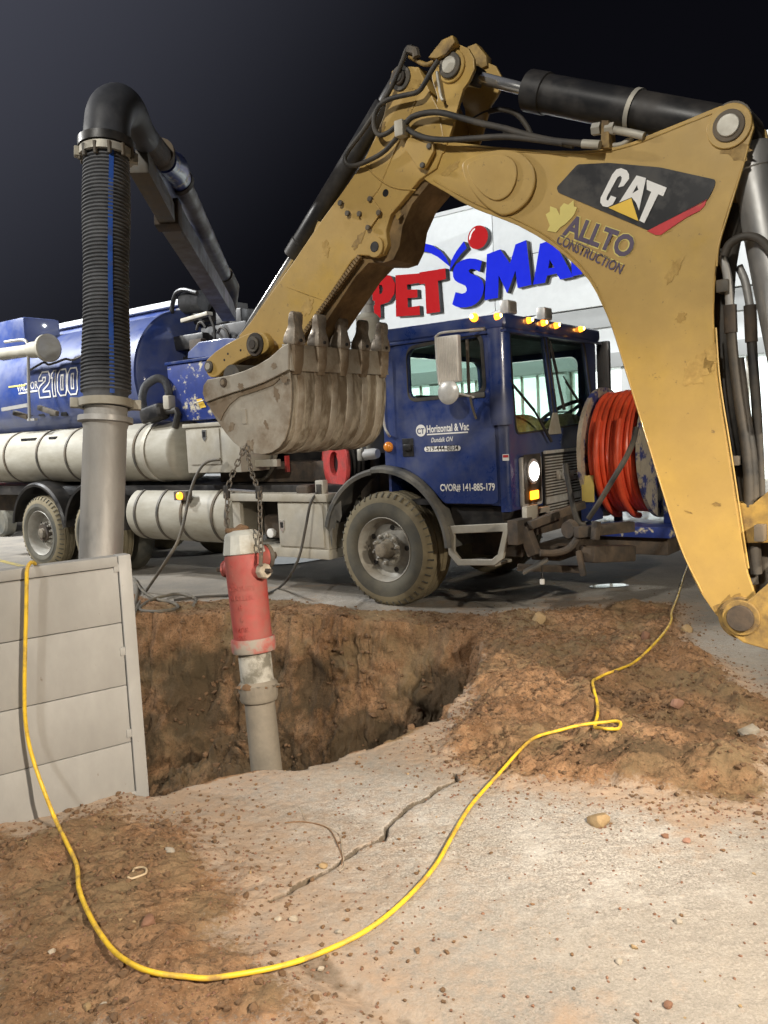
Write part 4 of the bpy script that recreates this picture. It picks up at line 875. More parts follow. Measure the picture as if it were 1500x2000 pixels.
MB().tube(smooth_path([T.at3(u, v, .5) for u, v in ((540, 885), (532, 915), (515, 935), (500, 938))], 5), .02, 8).build('pump_hose', K['cable'], TK)
MB().bar(T.at3(480, 905, .3), T.at3(545, 904, .3), .06, .08).build('shelf_rail', K['alu'], TK, bevel=.005); MB().bar(T.at3(560, 890, .5), T.at3(562, 922, .5), .05, .03).build('shelf_post', K['reel_red'], TK)
# ---- toolboxes
p0 = T.at(368, 924, .05); p1 = T.at(432, 830, .05); a_r = T.at(470, 900, .05)[0]
TB = MB().box((p0[0], .05, p0[1]), (a_r, .62, p1[1])).build('upper_toolbox', K['alu'], TK, bevel=.008)
MB().box((p0[0]-.03, .03, p1[1]-.01), (a_r+.02, .63, p1[1]+.035)).build('box_lid', K['alu'], TB, bevel=.006)
q0 = T.at(373, 908, .04); q1 = T.at(427, 836, .04); dr_ = MB().box((q0[0], .038, q0[1]), (q1[0], .048, q1[1])).build('box_door', K['alu'], TB, bevel=.004)
def latch(u, v, y, par, s=1.0):
    c = T.at(u, v, y); plate('latch', [[(c[0]-.035*s, c[1]+.06*s), (c[0]+.035*s, c[1]+.06*s), (c[0]+.035*s, c[1]-.03*s), (c[0], c[1]-.075*s), (c[0]-.035*s, c[1]-.03*s)]], y-.006, y, K['chrome'], par, .002)
    MB().box((c[0]-.02*s, y-.008, c[1]-.02*s), (c[0]+.02*s, y-.0065, c[1]+.04*s)).build('latch_well', K['black'], par)
latch(399, 850, .037, TB)
p0 = T.at(458, 1087, .03); p1 = T.at(637, 965, .03); zt = T.at(560, 976, .03)[1]; zf = T.at(560, 1070, .03)[1]; xm = T.at(544, 1030, .03)[0]
LB = MB().box((p0[0], .03, zf-.10), (p1[0], .62, zf)).build('lower_toolbox', K['alu'], TK, bevel=.008)
MB().box((p0[0]-.03, .01, zt-.02), (p1[0]+.01, .66, zt+.06)).build('box_top', K['alu'], LB, bevel=.008)
MB().box((p0[0], .55, zf+.002), (p1[0], .61, zt-.022)).build('box_back', K['black'], LB)
MB().box((xm, .04, zf+.002), (p1[0]-.005, .54, zt-.022)).build('box_body', K['alu'], LB, bevel=.004)
MB().box((xm+.01, .026, zf+.02), (p1[0]-.06, .038, zt-.04)).build('box_door', K['alu'], LB, bevel=.004)
MB().box((p0[0]+.01, .035, zf+.002), (p0[0]+.13, .09, zt-.022)).build('box_post', K['alu'], LB, bevel=.006)
latch(551, 1027, .0255, LB)
MB().box((xm-.45, .25, zf+.06), (xm-.05, .5, zf+.32)).build('pump', K['rusty'], LB, bevel=.05)
c = T.at(535, 1040, .2); MB().lathe([(0, .04), (-.03, .05), (-.06, .05), (-.065, .02)], (c[0], .2, c[1]), (0, 1, 0), 18).build('pump_cap', K['dec_white'], LB)
# small things on the lower box
c = T.at(595, 958, .15); MB().box((c[0]-.10, .10, c[1]-.05), (c[0]+.10, .3, c[1]+.06)).build('grimy_bag', K['rusty'], TK, bevel=.05, seg=3)
c = T.at(625, 955, .08); MB().box((c[0]-.05, .06, c[1]-.09), (c[0]+.06, .14, c[1]+.09)).build('hose_guide', K['alu'], TK, bevel=.012); MB().box((c[0]-.03, .052, c[1]-.06), (c[0]+.04, .0595, c[1]+.05)).build('guide_roller', K['rubber'], TK, bevel=.01)
# red hose reel under the bucket
c = T.at(660, 905, .45); RD = MB().lathe([(-.02, .13), (-.02, .31), (-.005, .325), (.015, .325), (.03, .31), (.03, .13)], (c[0], .42, c[1]), (.45, .9, 0), 40, closed=True).build('small_hose_reel', K['reel_red'], TK)
MB().lathe([(-.28, .12), (-.28, .32), (-.25, .32), (-.25, .12)], (c[0]+.02, .75, c[1]), (.45, .9, 0), 40, closed=True).build('reel_flange', K['reel_red'], RD)
MB().lathe([(.03, .12), (.28, .12)], (c[0], .42, c[1]), (.45, .9, 0), 24).build('reel_drum', K['black'], RD)
for k in range(4): MB().lathe([(.05+.05*k+.02*math.cos(t), .255+.02*math.sin(t)) for t in np.linspace(0, 6.28, 8, endpoint=False)], (c[0], .42, c[1]), (.45, .9, 0), 36, closed=True).build('hose_turn', K['rubber'], RD)
c = T.at(712, 888, .25); MB().box((c[0]-.06, .2, c[1]-.06), (c[0]+.0, .32, c[1]+.06)).build('valve_block', K['alu'], TK, bevel=.015); MB().lathe([(0, .055), (.12, .055), (.16, .045), (.165, 0)], (c[0], .26, c[1]), (1, 0, .05), 20).build('fluid_bottle', K['dec_white'], TK)
MB().tube([(c[0]-.02, .26, c[1]+.05), (c[0]-.02, .26, c[1]+.12), (c[0]+.02, .26, c[1]+.16)], .028, 8).build('valve_lever', K['alu'], TK)
# exhaust stack
c0 = T.at(719, 640, .55); zm1 = T.at(719, 612, .55)[1]; zm0 = T.at(733, 885, .55)[1]; zp1 = T.at(718, 574, .55)[1]
EXS = MB().lathe([(zm0, .10), (zm0+.04, .122), (zm1-.05, .122), (zm1-.02, .10), (zm1, .072)], (c0[0], .55, 0), (0, 0, 1), 32).build('exhaust_muffler', K['white_tank'], TK)
MB().lathe([(zm1+.001, .068), (zm1+.08, .068), (zm1+.085, .08), (zm1+.12, .08), (zm1+.125, .06), (zp1, .06)], (c0[0], .55, 0), (0, 0, 1), 28).build('exhaust_pipe', K['tube'], EXS)
MB().bar((c0[0]-.14, .50, zp1+.03), (c0[0]+.05, .55, zp1+.005), .10, .008).build('rain_cap', K['rusty'], EXS)
for z in (zm0+.3, zm1-.35): MB().lathe([(z, .119), (z, .124), (z+.04, .124), (z+.04, .119)], (c0[0], .55, 0), (0, 0, 1), 28, closed=True).build('clamp_band', K['steel'], EXS)
MB().box((c0[0]-.25, .75, 1.2), (c0[0]+.2, 1.3, 1.8)).build('air_cleaner_housing', K['black'], TK, bevel=.04)
MB().lathe([(1.0, .05), (zm0, .05)], (c0[0], .55, 0), (0, 0, 1), 16).build('exhaust_elbow', K['rusty'], TK)
# ---- debris tank
DB, DZ, DRr = 1.2, 2.55, .86
aE = -4.08
DT = MB().lathe([(-9.2, .3), (-9.1, DRr), (aE-.05, DRr), (aE-.05, DRr+.025), (aE+.02, DRr+.025), (aE+.02, DRr-.01), (aE+.05, DRr-.04), (aE+.10, DRr*.8), (aE+.16, DRr*.5), (aE+.19, .05)], (0, DB, DZ), (1, 0, 0), 72).build('debris_tank', K['blue2'], TK)
def on_tank(name, s, u0, v0, u1, v1, mat, off, **k):
    b = .42; me_o = lettering(name, s, T.at(u0, v0, b), T.at(u1, v1, b), 0, mat, DT, **k)
    for v in me_o.data.vertices:
        dz = v.co.z-DZ; v.co.y = DB-math.sqrt(max(.01, DRr*DRr-dz*dz))-off
    return me_o
K['dec_navy'] = material('tank_lettering_navy', (.010, .018, .07), .4)
GL = {'2': [[(0,.78),(.2,1),(.8,1),(1,.8),(1,.58),(.85,.46),(.4,.28),(.4,.22),(1,.22),(1,0),(0,0),(0,.34),(.15,.46),(.62,.64),(.62,.78),(.36,.78),(.36,.66),(0,.66)]],
      '1': [[(.25,0),(.25,.72),(0,.72),(0,.86),(.3,1),(.75,1),(.75,0)]], '0': [[(0,.18),(.2,0),(.8,0),(1,.18),(1,.82),(.8,1),(.2,1),(0,.82)], [(.38,.22),(.62,.22),(.62,.78),(.38,.78)]]}
nb0 = np.array(T.at(87, 777, .42)); nb1 = np.array(T.at(162, 769, .42)); nt0 = np.array(T.at(85, 728, .42)); ex_ = nb1-nb0; ez_ = nt0-nb0
def tsurf(p, off): return (p[0], DB-math.sqrt(max(.01, DRr**2-(p[1]-DZ)**2))-off, p[1])
for gi, (gx, gw, gch) in enumerate(((0, .29, '2'), (.33, .14, '1'), (.50, .23, '0'), (.76, .24, '0'))):
    for pi_, poly in enumerate(GL[gch]):
        gm_ = MB(); pts = [nb0+ex_*(gx+gw*x)+ez_*y for x, y in poly]
        for i in range(len(pts)):
            p, q = pts[i], pts[(i+1) % len(pts)]; d = q-p; n_ = np.array([-d[1], d[0]])/np.linalg.norm(d)*.011; e = d/np.linalg.norm(d)*.008
            for k in range(4):
                u0, u1 = p-e+(d+2*e)*k/4, p-e+(d+2*e)*(k+1)/4; gm_.add([tsurf(w, .006) for w in (u0-n_, u1-n_, u1+n_, u0+n_)], [(0, 1, 2, 3)])
        gm_.build('number_outline', K['dec_white'], DT, 0)
on_tank('tank_lettering', 'VACTOR', 44, 766, 85, 758, K['dec_white'], .004, hs=1.1, bold=.01)
for (u0, v0, u1, v1, mt) in ((27, 756, 60, 752, 'dec_gold'), (47, 769, 84, 763, 'dec_white')):
    p = T.at(u0, v0, .42); q = T.at(u1, v1, .42); n_ = 1; pts = [(p[0], p[1]-.012), (q[0], q[1]-.012), (q[0], q[1]+.012), (p[0], p[1]+.012)]
    o = MB().add([(x, DB-math.sqrt(max(.01, DRr**2-(z-DZ)**2))-.006, z) for x, z in pts], [(0, 1, 2, 3)]).build('tank_stripe', K[mt], DT, 0)
MB().lathe([(-9.0, .36), (-4.3, .36), (-4.25, .33), (-4.25, .05)], (0, 1.9, 3.32), (1, 0, 0), 36).build('top_tank', K['blue2'], TK)
MB().box((-9.0, 1.60, 3.62), (-4.28, 2.1, 3.70)).build('top_walkway', K['coping'], TK, bevel=.01)
for k in range(4):
    a0, z0 = T.at(70+22*k, 808, .5); MB().box((a0-.10, .42, z0-.03), (a0+.05, .52, z0+.03)).build('tank_saddle', K['black'], TK, bevel=.01)
MB().box((-9, .5, 1.75), (-4.2, 1.9, 1.95)).build('tank_cradle', K['black'], TK)
# washdown roll and bracket
p = np.array(T.at3(2, 692, .12)); q = np.array(T.at3(62, 684, .12)); r = np.array(T.at3(90, 680, .12)); ra = (q-p)/np.linalg.norm(q-p)
MB().lathe([(0, .085), (float(np.linalg.norm(q-p)), .085)], p, ra, 24).build('tool_tube', K['white_tank'], TK)
MB().lathe([(0, .11), (.36, .115), (.36, .185), (.42, .19), (.43, .17), (.40, .05)], q, ra, 32).build('tube_canister', K['white_tank'], TK)
mb = MB()
for u in (54,):
    mb.tube(smooth_path([T.at3(10, 668, .10), T.at3(40, 664, .08), T.at3(52, 668, .08), T.at3(55, 690, .08), T.at3(56, 760, .08), T.at3(58, 822, .08)], 4), .022, 8)
mb.build('tube_bracket', K['tube'], TK); MB().bar(T.at3(5, 800, .1), T.at3(56, 791, .1), .04, .05).build('rail', K['tube'], TK); MB().bar(T.at3(56, 820, .1), T.at3(70, 819, .1), .05, .03).build('rail', K['tube'], TK)
for (u0, v0, u1, v1) in ((76, 796, 112, 808), (28, 806, 55, 815)): MB().bar(T.at3(u0, v0, .2), T.at3(u1, v1, .2), .06, .07).build('tank_lug', K['steel'], TK, bevel=.01)
MB().tube(smooth_path([T.at3(u, v, .28) for u, v in ((60, 722), (85, 708), (95, 712), (115, 706), (128, 701), (142, 703), (166, 692))], 4), .016, 8).build('tank_cable', K['rubber'], TK)
p0 = T.at(6, 680, .3); MB().box((p0[0]-.5, .4, p0[1]-.05), (p0[0]+.42, 1.0, p0[1]+.42)).build('rear_cabinet', K['blue2'], TK, bevel=.06)
# ---- blower housing
p0 = T.at(333, 828, .25); p1 = T.at(333, 712, .25)
BH = MB().box((p0[0], .25, p0[1]+.02), (-1.55, 1.5, p1[1])).build('blower_housing', K['chipped'], TK, bevel=.03)
MB().box((p0[0]-.015, .235, p1[1]-.004), (-1.54, 1.51, p1[1]+.03)).build('housing_rim', K['blue'], BH, bevel=.006)
q = [T.at(u, v, .55) for u, v in ((366, 700), (367, 688), (388, 668), (440, 660), (500, 664), (500, 690))]
plate('upper_hood', [q], .55, 1.5, K['blue2'], BH, .01)
c = T.at(391, 786, .245); MB().tube([(c[0]-.09, .245, c[1]-.01), (c[0]-.09, .22, c[1]-.01), (c[0]+.09, .22, c[1]+.02), (c[0]+.09, .245, c[1]+.02)], .008, 6).build('housing_handle', K['alu'], BH)
plate('yellow_sticker', [[T.at(383, 780, .24), T.at(393, 778, .24), T.at(402, 795, .24), T.at(391, 797, .24)]], .243, .247, K['dec_yellow'], BH)
# corrugated hose loop and filter
lp = smooth_path([T.at3(u, v, .22) for u, v in ((281, 800), (278, 778), (283, 757), (296, 744), (310, 739), (323, 746), (329, 762), (330, 772))], 6)
hs_ = MB(); rs = [.045+.007*(k % 2) for k in range(len(smooth_path(lp, 3)))]; hs_.tube(smooth_path(lp, 3), rs, 12); hs_.build('corrugated_hose', K['hose_grey'], TK)
MB().bar(T.at3(283, 815, .18), T.at3(322, 801, .18), .20, .20).build('filter_body', K['black'], TK, bevel=.07, seg=3)
MB().tube([T.at3(322, 804, .2), T.at3(345, 801, .2), T.at3(348, 808, .2), T.at3(342, 835, .2)], .04, 10).build('filter_outlet', K['rubber'], TK)
MB().bar(T.at3(330, 772, .2), T.at3(331, 800, .2), .11, .11).build('filter_head', K['alu'], TK, bevel=.02)
# black turret clutter
for (u0, v0, u1, v1, b, dd, mt) in ((314, 690, 395, 648, .9, .5, 'black'), (318, 676, 330, 646, .85, .05, 'steel'), (395, 700, 480, 625, 1.0, .5, 'black'), (425, 680, 470, 600, 1.1, .4, 'black'), (370, 690, 392, 660, .8, .1, 'rusty'), (345, 640, 430, 585, 1.3, .5, 'black'), (330, 710, 400, 690, 1.0, .5, 'black')):
    p = T.at(u0, v0, b); q = T.at(u1, v1, b); MB().box((p[0], b, p[1]), (q[0], b+dd, q[1])).build('turret_housing', K[mt], TK, bevel=.02)
MB().bar(T.at3(358, 627, .95), T.at3(410, 612, .95), .10, .05).build('light_bar', K['alu'], TK, bevel=.01)
p = np.array(T.at3(362, 592, 1.15)); q = np.array(T.at3(400, 588, 1.15)); Lw = float(np.linalg.norm(q-p)); MB().lathe([(Lw*k/26, .13+.012*(k % 2)) for k in range(27)], p, q-p, 28).build('cuff_hose', K['hose_grey'], TK)
MB().tube(smooth_path([T.at3(u, v, 1.0) for u, v in ((335, 612), (338, 590), (345, 572), (360, 566), (385, 572))], 5), .03, 8).build('guard_hoop', K['black'], TK)
for pts in (((425, 650), (432, 640), (445, 652), (450, 690)), ((384, 645), (388, 632), (395, 630), (402, 640)), ((410, 618), (418, 640), (420, 668))): MB().tube(smooth_path([T.at3(u, v, .9) for u, v in pts], 4), .018, 6).build('turret_hose', K['rubber'], TK)
# ---- suction boom reaching over to the pit
base = P(458, 618, 10.2); tip = P(262, 300, 5.35)
bv = base-tip; 
def bl(q): return T.loc(q)
lo = [bl(tip), bl(base)]
MB().bar(bl(P(270, 315, 5.45)), bl(P(345, 452, 6.9)), .13, .15).build('boom_section', K['steel'], TK, bevel=.01)
MB().bar(bl(P(325, 412, 6.5)), bl(P(447, 612, 10.0)), .17, .19).build('boom_section', K['arm_grey'], TK, bevel=.01)
MB().bar(bl(P(324, 412, 6.45)), bl(P(333, 428, 6.6)), .19, .21).build('boom_collar', K['rusty'], TK, bevel=.012)
MB().bar(bl(P(296, 312, 5.8)), bl(P(350, 415, 6.9)), .05, .15).build('boom_top_rail', K['blue2'], TK, bevel=.01)
MB().bar(bl(P(370, 455, 7.4)), bl(P(392, 495, 8.0)), .05, .15).build('boom_top_rail', K['blue2'], TK, bevel=.01)
MB().tube([bl(P(280, 266, 5.42)), bl(P(318, 310, 5.95))], .085, 20).build('boom_pipe', K['rusty'], TK)
MB().tube([bl(P(320, 312, 6.0)), bl(P(338, 325, 6.3)), bl(P(350, 350, 6.6))], [.09, .11, .095], 20).build('pipe_joint', K['chipped'], TK)
MB().tube([bl(P(349, 348, 6.55)), bl(P(437, 535, 9.4))], .082, 22).build('boom_pipe', K['arm_grey'], TK)
MB().tube([bl(P(437, 535, 9.4)), bl(P(447, 560, 9.7)), bl(P(446, 600, 10.0))], [.10, .12, .10], 18).build('pipe_elbow', K['steel'], TK)
for (u, v, d, du, dv) in ((312, 300, 5.88, 2, 3), (352, 355, 6.63, 2, 3)): MB().tube([bl(P(u-du, v-dv, d-.02)), bl(P(u+du, v+dv, d+.02))], .108, 20).build('pipe_flange', K['steel'], TK)
el = smooth_path([P(207, 286, 4.85), P(209, 255, 4.86), P(212, 230, 4.87), P(219, 214, 4.92), P(231, 208, 4.99), P(244, 213, 5.08), P(256, 228, 5.17), P(268, 250, 5.28), P(284, 272, 5.45)], 5)
EL = MB().tube([bl(q) for q in el], [.130]*len(el[:20])+[.130-.045*k/(len(el)-20) for k in range(len(el)-20)], 28).build('suction_elbow', K['elbow'], TK)
h0 = np.array(bl(P(208, 294, 4.85))); h1 = np.array(bl(P(207, 796, 4.76))); hv = h1-h0; HLn = float(np.linalg.norm(hv))
fl = MB().lathe([(-.05, .13), (-.05, .160), (.0, .160), (.0, .13)], h0, hv, 36, closed=True).build('elbow_flange', K['black'], EL)
for k in range(12):
    th = k*2*math.pi/12; MB().lathe([(-.006, .013), (.058, .013), (.062, .009)], h0+np.array([.150*math.cos(th), .150*math.sin(th), 0]), (0, 0, -1), 6).build('flange_bolt', K['steel'], EL, 20)
prof = [(0, .118), (.05, .120)]
nr = 62
for k in range(nr):
    t0 = .06+(HLn-.14)*k/nr; dt = (HLn-.14)/nr; swell = .124+.006*math.sin(k*.13)+(.004 if k > 30 else 0)
    prof += [(t0, swell-.006), (t0+dt*.30, swell+.005), (t0+dt*.62, swell+.005), (t0+dt*.9, swell-.006)]
prof += [(HLn-.07, .122), (HLn, .120)]
SH = MB().lathe(prof, h0, hv, 40).build('suction_hose', K['hose_grey'], TK)
hd_ = hv/HLn; tocam = np.array(bl(CAM)); sb = MB(); vs = []; m_ = 200
for k in range(m_+1):
    t = .05+(HLn-.11)*k/m_; c = h0+hd_*t; w = tocam-c; w -= hd_*np.dot(w, hd_); w /= np.linalg.norm(w); sd = np.cross(hd_, w); ph = rad(-12+3*math.sin(k*.02)); n_ = w*math.cos(ph)+sd*math.sin(ph)*(-1 if False else 1)
    for s_ in (-.10, .0, .10):
        ph2 = ph+s_; vs.append(c+(w*math.cos(ph2)+sd*math.sin(ph2))*.1335)
sb.add(vs, [(3*k+j, 3*k+j+1, 3*k+j+4, 3*k+j+3) for k in range(m_) for j in range(2)])
sb.build('blue_stripe', material('blue_hose_stripe', (.03, .10, .42), .5, dirt=(.06, .08, .15), amt=.3, dscale=12), SH)
for t, nm in ((.03, 'hose_clamp'), (HLn-.02, 'hose_clamp')):
    c = h0+hd_*t; cl = MB().lathe([(-.022, .13), (-.022, .152), (.022, .152), (.022, .13)], c, hv, 36, closed=True).build(nm, K['alu'], SH)
    for s_ in (-1, 1):
        sd = np.cross(hd_, (tocam-c)/np.linalg.norm(tocam-c)); MB().obox(c+sd*.165*s_, sd*.03, hd_*.028, np.cross(sd, hd_)*.025).build('clamp_lug', K['alu'], cl, bevel=.006)
t0_ = h1; t1_ = np.array(bl(P(197, 1088, 4.74))); td = t1_-t0_; td /= np.linalg.norm(td)
SU = MB().lathe([(0, .118), (.05, .118), (.055, .150), (.085, .152), (.09, .128), (.12, .119), (1.75, .119)], t0_, td, 40).build('suction_tube', K['tube'], TK)
# ---- big hose reel on the front bumper
RA = 1.60; _t = tx(1181, 757, RA); _b2 = tx(1179, 1008, RA); RR = (_t[1]-_b2[1])/2; RZ = (_t[1]+_b2[1])/2; RB = (_t[0]+_b2[0])/2; RW = .56
HR = MB().lathe([(0, .10), (0, RR-.05), (-.012, RR-.02), (-.012, RR), (.028, RR), (.032, RR-.03), (.02, .10)], (RA, RB, RZ), (1, 0, 0), 64, closed=True).build('bumper_hose_reel', K['flange'], TK)
MB().lathe([(0, .10), (-.006, RR-.03), (-.01, RR), (.025, RR), (.02, .10)], (RA+RW, RB, RZ), (1, 0, 0), 64, closed=True).build('reel_flange', K['flange'], HR)
MB().lathe([(.02, RR*.5), (RW, RR*.5)], (RA, RB, RZ), (1, 0, 0), 40).build('reel_drum', K['blue'], HR)
turns = 8; rh = .031
def coil(rc, a0, a1, nm):
    hp = []
    for k in range(turns*40+1):
        th = 2*math.pi*k/40; hp.append((RA+a0+(a1-a0)*k/(turns*40)+.007*math.sin(th*.37)+.006*math.sin(th), RB+rc*math.cos(th), RZ+rc*math.sin(th)*(1-.012*math.sin(th*.21))))
    MB().tube(hp, rh, 10).build(nm, K['red_hose'], HR)
coil(RR-.075, .065, RW-.045, 'red_hose'); coil(RR-.13, .04, RW-.06, 'red_hose_layer')
for k, rr_ in enumerate((RR-.02, RR-.015)): MB().tube([(RA+.17+.2*k+.01*math.sin(t), RB+rr_*math.cos(t), RZ+rr_*math.sin(t)) for t in np.linspace(rad(150), rad(265), 30)], rh, 10).build('loose_turn', K['red_hose'], HR)
MB().tube(smooth_path([T.loc(P(u, v, d)) for u, v, d in ((1243, 835, 6.5), (1237, 862, 6.48), (1222, 895, 6.46), (1195, 940, 6.5), (1168, 985, 6.6), (1150, 1012, 6.7))], 5), .022, 8).build('lead_hose', K['rubber'], HR)
# reel frame and bumper ironwork (front end)
def fb(u0, v0, u1, v1, a, da, mt, nm, bev=.008):
    p = tx(u0, v1, a); q = tx(u1, v0, a); o = MB().box((a-da, p[0], p[1]), (a, q[0], q[1])).build(nm, K[mt], TK, bevel=bev); return o
_u = tx(1147, 1018, RA+.04); _u2 = tx(1165, 925, RA+.04)
MB().box((RA-.02, _u[0], _u[1]), (RA+.10, _u2[0], _u2[1])).build('reel_upright', K['blue'], TK, bevel=.01)
MB().box((RA+.0, _u[0]-.02, _u2[1]-.25), (RA+.12, _u[0]-.003, _u2[1]+.0)).build('upright_edge', K['dec_gold'], TK, bevel=.004)
MB().box((RA+.10, RB-.05, .70), (RA+.16, RB+.05, RZ-RR*.4)).build('reel_stand', K['blue'], TK, bevel=.01)
_e = tx(1170, 1024, RA+.1); _z1 = _e[1]
MB().box((RA-.12, _e[0]-.10, _z1-.10), (RA+RW+.25, RB+RR+.1, _z1)).build('reel_base', K['chipped'], TK, bevel=.01)
MB().box((RA+RW+.10, RB-.25, _z1), (RA+RW+.2, RB-.05, RZ)).build('reel_upright', K['chipped'], TK, bevel=.01)
MB().box((RA-.22, _e[0]-.02, _z1-.27), (RA+RW+.2, RB+RR+.2, _z1-.105)).build('bumper_beam', K['rusty'], TK, bevel=.015)
MB().box((1.25, .62, .42), (RA-.05, 1.75, .56)).build('front_frame', K['rusty'], TK, bevel=.02)
MB().box((1.37, .12, .70), (1.48, 1.5, .84)).build('bumper_channel', K['rusty'], TK, bevel=.012)
ir = [((1012, 1010), (1040, 1065), 1.52, .10, 'rusty'), ((1030, 985), (1052, 1020), 1.50, .05, 'alu'), ((1050, 988), (1074, 1004), 1.48, .05, 'alu')]
for (p, q, a, da, mt) in ir: fb(p[0], p[1], q[0], q[1], a, da, mt, 'bracket')
MB().bar(T.loc(P(1024, 1030, 7.2)), T.loc(P(1045, 1085, 7.15)), .09, .10).build('hanging_bracket', K['rusty'], TK, bevel=.015)
MB().bar(T.loc(P(1022, 1118, 7.1)), T.loc(P(1070, 1092, 7.05)), .16, .02).build('hanging_plate', K['steel'], TK, bevel=.004)
MB().tube([T.loc(P(1058, 1100, 7.1)), T.loc(P(1060, 1132, 7.1))], .006, 6).build('dangling_wire', K['rubber'], TK); MB().box(*[tuple(np.array(T.loc(P(1059, 1136, 7.1)))+s*np.array([.018, .012, .022])) for s in (-1, 1)]).build('wire_plug', K['dec_white'], TK, bevel=.004)
MB().tube(smooth_path([T.loc(P(u, v, 7.0)) for u, v in ((1104, 905), (1110, 945), (1120, 990), (1130, 1020), (1142, 1025))], 5), .024, 10).build('control_lever', K['rubber'], TK)
MB().tube(smooth_path([T.loc(P(u, v, 6.95)) for u, v in ((1055, 1080), (1085, 1080), (1110, 1072), (1125, 1055), (1140, 1030))], 5), .030, 10).build('drain_hose', K['rusty'], TK)
MB().bar(T.loc(P(1035, 1026, 7.1)), T.loc(P(1140, 985, 7.4)), .06, .07).build('tow_bar', K['rusty'], TK, bevel=.01)
MB().bar(T.loc(P(1125, 1040, 6.9)), T.loc(P(1235, 1028, 7.1)), .08, .09).build('reel_arm', K['rusty'], TK, bevel=.012)
MB().bar(T.loc(P(1165, 1018, 6.85)), T.loc(P(1162, 1055, 6.85)), .06, .06).build('arm_hook', K['rusty'], TK, bevel=.015)
MB().lathe([(0, .07), (.05, .085), (.10, .06), (.16, .055), (.2, .04)], T.loc(P(1108, 1035, 7.0)), (.3, .9, 0), 20).build('winch_motor', K['rusty'], TK)
MB().bar(T.loc(P(1145, 1082, 7.0)), T.loc(P(1228, 1080, 7.4)), .16, .14).build('tow_box', K['rusty'], TK, bevel=.02)
MB().bar(T.loc(P(1130, 1075, 7.0)), T.loc(P(1140, 1125, 7.0)), .05, .05).build('tow_hook', K['rusty'], TK, bevel=.015)
MB().bar(T.loc(P(1010, 1108, 7.3)), T.loc(P(1135, 1112, 7.2)), .06, .06).build('lower_rail', K['rusty'], TK, bevel=.01)

# ---- cables from the truck to the ground
o = MB().tube(smooth_path([T.w(T.at3(430, 897, .0)), T.w(T.at3(405, 902, -.05)), T.w(T.at3(388, 920, -.12)), T.w(T.at3(372, 960, -.3)), P(352, 1045, 8.6), P(325, 1095, 8.5)] + [on_ground(u, v, .02) for u, v in ((285,1155),(268,1185),(262,1195),(268,1150),(262,1130),(275,1150),(300,1168),(340,1178),(345,1188),(310,1196),(272,1190),(300,1170),(350,1160),(382,1170),(378,1182))], 6), .017, 8).build('grey_hose', K['cable'], None, 60)
tag(o, 'grey hose hanging from the white toolbox and coiled by the panel', 'hose')
o = MB().tube(smooth_path([T.w(T.at3(619, 962, .05)), T.w(T.at3(606, 985, -.05)), T.w(T.at3(597, 1030, -.1)), T.w(T.at3(585, 1085, -.2)), P(566, 1125, 8.0)] + [on_ground(u, v, .02) for u, v in ((545,1148),(520,1160),(480,1162),(400,1165),(340,1172))], 6), .014, 8).build('black_cable', K['rubber'], None, 60)
tag(o, 'thin dark cable hanging from the lower toolbox to the ground behind the hydrant', 'cable')

# ================================================================ BACKHOE ARM
_b = P(560, 760, 4.75)
B = Frame((_b[0], _b[1], 0), rad(-37))
foot = B.at(1450, 1208, .30)
BO = Frame(B.w((foot[0], 0, 0)), rad(-37)); B = BO
BK = thing('backhoe', 'yellow backhoe arm with black logo decal holding a raised bucket over the pit', 'backhoe', B.o, B.ang)
Y0, Y1 = .30, .58; YC = .44
def bp(pts, y): return [B.at(u, v, y) for u, v in pts]
boom = [(818,322),(830,290),(850,276),(900,279),(960,286),(1020,290),(1080,294),(1130,294),(1170,292),(1205,286),(1240,275),(1275,260),(1310,246),(1345,232),(1380,217),(1405,207),(1428,203),(1450,207),(1467,222),(1473,248),(1466,272),(1455,310),(1440,357),(1427,395),(1414,435),(1405,475),(1398,515),(1394,560),(1392,610),(1394,670),(1400,740),(1410,810),(1420,870),(1430,935),(1440,1000),(1450,1062),(1460,1120),(1474,1160),(1484,1200),(1478,1235),(1455,1250),(1428,1238),(1408,1213),(1390,1190),(1368,1158),(1350,1122),(1332,1080),(1316,1035),(1290,950),(1270,885),(1250,820),(1232,760),(1215,702),(1200,655),(1184,614),(1165,573),(1150,548),(1130,525),(1107,503),(1080,481),(1047,460),(1010,440),(970,424),(930,409),(900,394),(868,374),(838,357),(820,344)]
def inset(poly, d):
    p = np.array(poly); n = len(p); out = []
    ar = sum(p[i][0]*p[(i+1) % n][1]-p[(i+1) % n][0]*p[i][1] for i in range(n)); s = 1 if ar > 0 else -1
    for i in range(n):
        t = p[(i+1) % n]-p[i-1]; t = t/np.linalg.norm(t); out.append(tuple(p[i]+s*d*np.array([-t[1], t[0]])))
    return out
bpoly = bp(boom, Y0)
plate('boom_near_plate', [bpoly], Y0, Y0+.022, K['yellow'], BK, .004)
plate('boom_far_plate', [bpoly], Y1-.022, Y1, K['yellow'], BK, .004)
core = bp([(840,300),(960,297),(1080,304),(1180,302),(1260,282),(1340,250),(1380,262),(1378,330),(1352,420),(1335,500),(1330,600),(1335,740),(1356,880),(1376,1000),(1392,1100),(1386,1170),(1345,1090),(1303,960),(1262,820),(1226,700),(1192,610),(1160,555),(1115,500),(1050,455),(960,412),(880,372),(840,348)], Y0)
plate('boom_core', [core], Y0+.021, Y1-.021, K['yellow'], BK)
